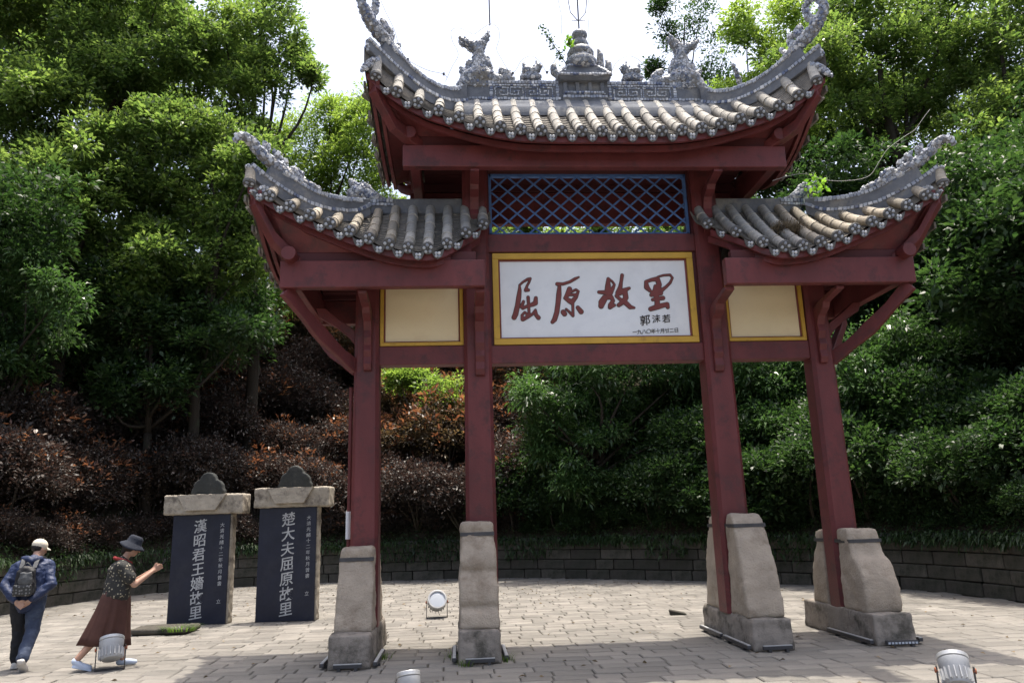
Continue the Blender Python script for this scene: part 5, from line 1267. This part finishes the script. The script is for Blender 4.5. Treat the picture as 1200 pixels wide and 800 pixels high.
tree('airy_tree', 'thin-leaved tree standing against the sky right of the ridge', 'tree', [(785, 45, .9), (822, 15, 1.2), (850, 62, 1.3), (805, 92, .8), (765, 82, .35), (845, 105, 1.0), (775, 10, .5)], None, 23, GT, 14, .16, k=40, per=15, leaf=.18, wr=.4, cl=.28, mat='leaf_dark', shell=.3)
tree('bright_tree', 'bright green tree beside the right tip of the main roof', 'tree', [(872, 115, 1.2), (915, 75, 1.3), (905, 150, 1.2), (940, 160, 1.2), (875, 30, 1.3), (850, 150, .9), (925, 25, 1.2), (965, 120, 1.2), (955, 60, 1.2)], None, 16.5, GT, 15, .18, k=80, mat='leaf_airy')
tree('tall_tree', 'tall tree at the top right beside the main roof tip', 'tree', [(1000, 25, 1.7), (1055, 55, 1.7), (1005, 115, 1.5), (1115, 15, 1.7), (1080, 125, 1.6), (955, 60, 1.3)], None, 13, GT, 16, .25)
tree('tall_tree', 'tall tree filling the upper right corner', 'tree', [(1160, 65, 1.6), (1185, 155, 1.6), (1125, 175, 1.5), (1215, 20, 1.7), (1230, 110, 1.6)], None, 11, GT, 17, .25)
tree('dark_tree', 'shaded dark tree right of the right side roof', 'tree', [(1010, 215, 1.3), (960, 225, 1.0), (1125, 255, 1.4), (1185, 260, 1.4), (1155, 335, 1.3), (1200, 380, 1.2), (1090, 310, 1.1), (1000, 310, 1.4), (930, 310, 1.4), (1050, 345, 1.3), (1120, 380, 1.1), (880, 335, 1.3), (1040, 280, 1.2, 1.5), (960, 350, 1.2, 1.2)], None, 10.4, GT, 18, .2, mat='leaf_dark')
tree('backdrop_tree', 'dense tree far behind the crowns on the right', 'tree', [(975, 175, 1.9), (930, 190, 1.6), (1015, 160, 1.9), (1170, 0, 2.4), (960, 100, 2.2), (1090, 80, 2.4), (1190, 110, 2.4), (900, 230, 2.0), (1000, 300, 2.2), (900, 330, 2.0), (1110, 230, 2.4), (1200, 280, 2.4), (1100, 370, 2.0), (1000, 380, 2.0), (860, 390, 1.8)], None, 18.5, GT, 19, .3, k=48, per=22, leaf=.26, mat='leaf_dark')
tree('glossy_tree', 'lit leafy tree right of the outer right column', 'tree', [(1000, 425, .75), (1050, 412, .85), (1100, 440, .85), (1145, 490, .75), (1075, 480, .8), (1025, 470, .7), (1165, 425, .85), (1110, 530, .6), (1180, 500, .6)], (6.6, 6.9), 7.0, GT, 20, .13, k=150, leaf=.15, wr=.36, mat='leaf_glossy', droop=.35)
tree('glossy_tree', 'lit leafy tree seen between the two right columns', 'tree', [(870, 440, .7), (905, 455, .75), (935, 440, .7), (915, 505, .65), (885, 500, .55), (950, 480, .5)], None, 9.0, GT, 21, .1, k=150, leaf=.15, wr=.36, mat='leaf_glossy', droop=.35)
tree('dark_bush', 'dark bush below the lit leaves between the right columns', 'bush', [(890, 560, .7), (935, 580, .6), (870, 600, .6), (920, 540, .6)], None, 8.2, 'bushes on the right slope', 22, .05, k=130, leaf=.14, mat='leaf_dark')
tree('dark_bush', 'dark bush on the slope right of the outer right column', 'bush', [(1020, 570, .6), (1075, 585, .7), (1045, 545, .6), (1120, 580, .7)], None, 7.4, 'bushes on the right slope', 23, .05, k=130, leaf=.14, mat='leaf_dark')
tree('dark_bush', 'dark bush at the right edge above the wall', 'bush', [(1170, 575, .8), (1200, 620, .6), (1210, 540, .8), (1150, 620, .5)], None, 5.6, 'bushes on the right slope', 24, .05, k=130, leaf=.14, mat='leaf_dark')

# shrubs on the slope: five different ones, copied
def shrub_proto(seed, mat, red, leaf=.058, wr=.48):
    rg = np.random.default_rng(seed); blobs = [(np.array([rg.uniform(-.55, .55), rg.uniform(-.45, .45), rg.uniform(.45, 1.0)]), rg.uniform(.40, .62)) for _ in range(8)]
    b_, d, L, Wd = crown_leaves(blobs, 620 if leaf < .1 else 260, 12 if leaf < .1 else 9, leaf, wr, .09 if leaf < .1 else .15, rg, .5, .45, .9)
    crown = leaf_mesh('crown', b_, d, L, Wd, mat, .1, rg)
    tips = None
    if red:
        bb = [(c+np.array([0, 0, .14]), r*.98) for c, r in blobs]
        b_, d, L, Wd = crown_leaves(bb, red, 8, .10, .42, .08, rg, .9, .9, .9); keep = d[:, 2] > -.2
        tips = leaf_mesh('new_growth', b_[keep], d[keep], L[keep], Wd[keep], 'leaf_red', .05, rg)
    m = MB()
    for c, r in blobs: limb(m, (0, 0, -.1), c, .035, .01, .06, rg, 4)
    return m.mesh('trunk', 'bark', True), crown, tips
PUR = [shrub_proto(31, 'leaf_purple', 0), shrub_proto(32, 'leaf_purple', 12), shrub_proto(33, 'leaf_purple', 26)]
RED = [shrub_proto(34, 'leaf_rust', 90), shrub_proto(35, 'leaf_rust', 170), shrub_proto(36, 'leaf_rust', 40)]
GRN = [shrub_proto(37, 'leaf_dark', 0, .085, .42), shrub_proto(38, 'leaf_dark', 0, .075, .46), shrub_proto(39, 'leaf_dark', 0, .095, .36)]
def on_hill(u, v):
    d = ray(u, v); t = 8.
    while t < 60:
        p = CAM+d*t
        if p[2] < hill_at(p[0], p[1]) and hill_at(p[0], p[1]) > .5: return p
        t += .15
    return CAM+d*30
def shrub(u, v, protos, name, label, group, sc=1.0):
    p = on_hill(u, v); tr, cr, ti = rnd.choice(protos); e = empty(name, (p[0], p[1], hill_at(p[0], p[1])-.12), rnd.uniform(0, 6.28)); s = sc*rnd.uniform(.9, 1.25); e.scale = (s, s, s*rnd.uniform(.9, 1.15)); tag(e, label, 'shrub', group)
    link('trunk', tr, e); link('crown', cr, e)
    if ti: stuff(link('new_growth', ti, e))
ORD = 'first second third fourth fifth sixth seventh eighth ninth tenth eleventh twelfth thirteenth fourteenth fifteenth sixteenth seventeenth eighteenth nineteenth twentieth'.split()
RN = ('lowest', 'second lowest', 'third lowest', 'fourth lowest'); ROWS = [(600, 640), (545, 599), (500, 544), (440, 499)]
PURP = [(15, 445), (75, 442), (130, 448), (185, 445), (240, 448), (-10, 625), (45, 620), (105, 615), (165, 612), (235, 612), (300, 612), (365, 615), (430, 620), (490, 622), (550, 625), (15, 575), (75, 570), (140, 565), (205, 560), (270, 560), (335, 560), (400, 562), (465, 570), (525, 575), (45, 525), (110, 518), (180, 510), (245, 512), (310, 512), (375, 515), (440, 520), (20, 478), (80, 470), (150, 468), (215, 465), (285, 470), (350, 470), (595, 600), (630, 570), (590, 545)]
for u, v in PURP:
    pset = RED if 425 < u < 565 and v < 600 else PUR
    rown = [x for x in ROWS if min(x) <= v <= max(x)][0]; kth = sorted(q for q, w_ in PURP if min(rown) <= w_ <= max(rown)).index(u)
    shrub(u, v, pset, 'purple_shrub' if pset is PUR else 'rust_shrub', '%s shrub in the %s row above the wall, %s from the left' % ('dark purple-leaved' if pset is PUR else 'rusty brown-leaved', RN[ROWS.index(rown)], ORD[kth]), 'dark purple shrubs on the left slope', 1.5)
REDP = [(345, 428), (395, 425), (300, 432), (420, 460), (260, 430), (460, 470), (505, 465), (480, 515), (540, 520), (600, 470), (640, 470), (595, 505), (545, 455), (440, 430), (365, 395), (400, 385), (470, 430), (620, 440), (560, 430)]
for u, v in REDP:
    shrub(u, v, RED, 'red_shrub', 'shrub with orange-red new leaves high on the slope, %s such shrub from the left' % ORD[sorted(q[0] for q in REDP).index(u)], 'red-tipped shrubs on the slope', 1.9)

GRNP = [(600, 625), (660, 622), (720, 620), (780, 622), (840, 618), (900, 618), (960, 612), (1020, 608), (1080, 606), (1140, 604), (1195, 604), (1230, 560), (640, 590), (700, 580), (760, 585), (820, 580), (880, 575), (940, 570), (1000, 565), (1060, 560), (1120, 555), (1175, 550), (680, 535), (740, 530), (800, 530), (860, 525), (930, 520), (990, 515), (1050, 505), (1110, 500), (1165, 490), (1210, 480), (960, 460), (1030, 455), (1100, 445), (1160, 435)]
ROWS2 = [(595, 640), (545, 594), (485, 544), (420, 484)]
for u, v in GRNP:
    rown = [x for x in ROWS2 if x[0] <= v <= x[1]][0]; kth = sorted(q for q, w_ in GRNP if rown[0] <= w_ <= rown[1]).index(u)
    shrub(u, v, GRN, 'green_bush', 'green bush on the right slope, %s row, %s from the left' % (RN[ROWS2.index(rown)], ORD[kth]), 'dark green bushes on the right slope', 1.35)

# a row of low shrubs right on top of the wall
kk = [0, 0]; s = s_lo+.3
while s < s_hi:
    p = wall_pt(s); dv = (p-C0)/np.linalg.norm(p-C0); q = p+dv*.75; left = p[0] < -.5; pr = PUR if left else GRN; tr, cr, ti = rnd.choice(pr); i = 0 if left else 1; u_, v_, z_ = project((q[0], q[1], 1.3))
    if -60 < u_ < 1260 and z_ > 0:
        e = empty('low_shrub', (q[0], q[1], .9), rnd.uniform(0, 6.28)); sc = rnd.uniform(.72, .95); e.scale = (sc*1.15, sc*1.15, sc)
        tag(e, 'low %s shrub on top of the retaining wall, %s from the %s' % (('purple', ORD[kk[0]], 'left') if left else ('green', ORD[kk[1]], 'middle')), 'shrub', 'low shrubs on top of the wall'); kk[i] += 1
        link('trunk', tr, e); link('crown', cr, e)
        if ti: stuff(link('new_growth', ti, e))
    s += rnd.uniform(1.05, 1.3)

# low growth along the top of the wall and over the bare slope
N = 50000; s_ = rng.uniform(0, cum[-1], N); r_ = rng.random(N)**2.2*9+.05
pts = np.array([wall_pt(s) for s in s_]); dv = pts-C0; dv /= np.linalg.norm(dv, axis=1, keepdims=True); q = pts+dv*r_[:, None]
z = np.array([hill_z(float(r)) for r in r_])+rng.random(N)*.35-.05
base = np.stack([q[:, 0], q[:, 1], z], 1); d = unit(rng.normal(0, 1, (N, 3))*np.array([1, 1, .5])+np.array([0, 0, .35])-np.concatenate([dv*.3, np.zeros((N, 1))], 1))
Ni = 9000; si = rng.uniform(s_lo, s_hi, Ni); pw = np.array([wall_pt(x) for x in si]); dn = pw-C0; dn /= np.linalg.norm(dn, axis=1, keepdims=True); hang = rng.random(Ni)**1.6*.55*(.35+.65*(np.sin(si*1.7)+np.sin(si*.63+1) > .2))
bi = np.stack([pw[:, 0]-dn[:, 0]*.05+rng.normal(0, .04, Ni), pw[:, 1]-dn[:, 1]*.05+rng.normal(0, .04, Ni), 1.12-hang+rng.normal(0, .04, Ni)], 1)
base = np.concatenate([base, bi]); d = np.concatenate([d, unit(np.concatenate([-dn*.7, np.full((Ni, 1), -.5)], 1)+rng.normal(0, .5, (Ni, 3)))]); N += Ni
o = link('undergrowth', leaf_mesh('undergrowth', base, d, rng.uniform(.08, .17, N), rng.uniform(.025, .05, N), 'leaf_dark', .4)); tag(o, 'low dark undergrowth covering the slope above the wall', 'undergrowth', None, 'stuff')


# dry leaves fallen on the paving
Nf = 520; ang = rng.uniform(0, 6.28, Nf); fx = rng.uniform(-11, 7, Nf); fy = np.where(rng.random(Nf) < .7, rng.uniform(5, 12.5, Nf), rng.uniform(-3.5, 5, Nf)); ok = np.array([inside(a, b) for a, b in zip(fx, fy)])
fb = np.stack([fx, fy, np.full(Nf, .012)], 1)[ok]; fd = unit(np.stack([np.cos(ang), np.sin(ang), rng.uniform(.0, .25, Nf)], 1))[ok]
o = link('fallen_leaves', leaf_mesh('fallen_leaves', fb, fd, rng.uniform(.05, .10, len(fb)), rng.uniform(.02, .045, len(fb)), 'straw', .1)); tag(o, 'dry brown leaves scattered over the paving', 'leaves', None, 'stuff')
bpy.data.scenes.remove(WS)
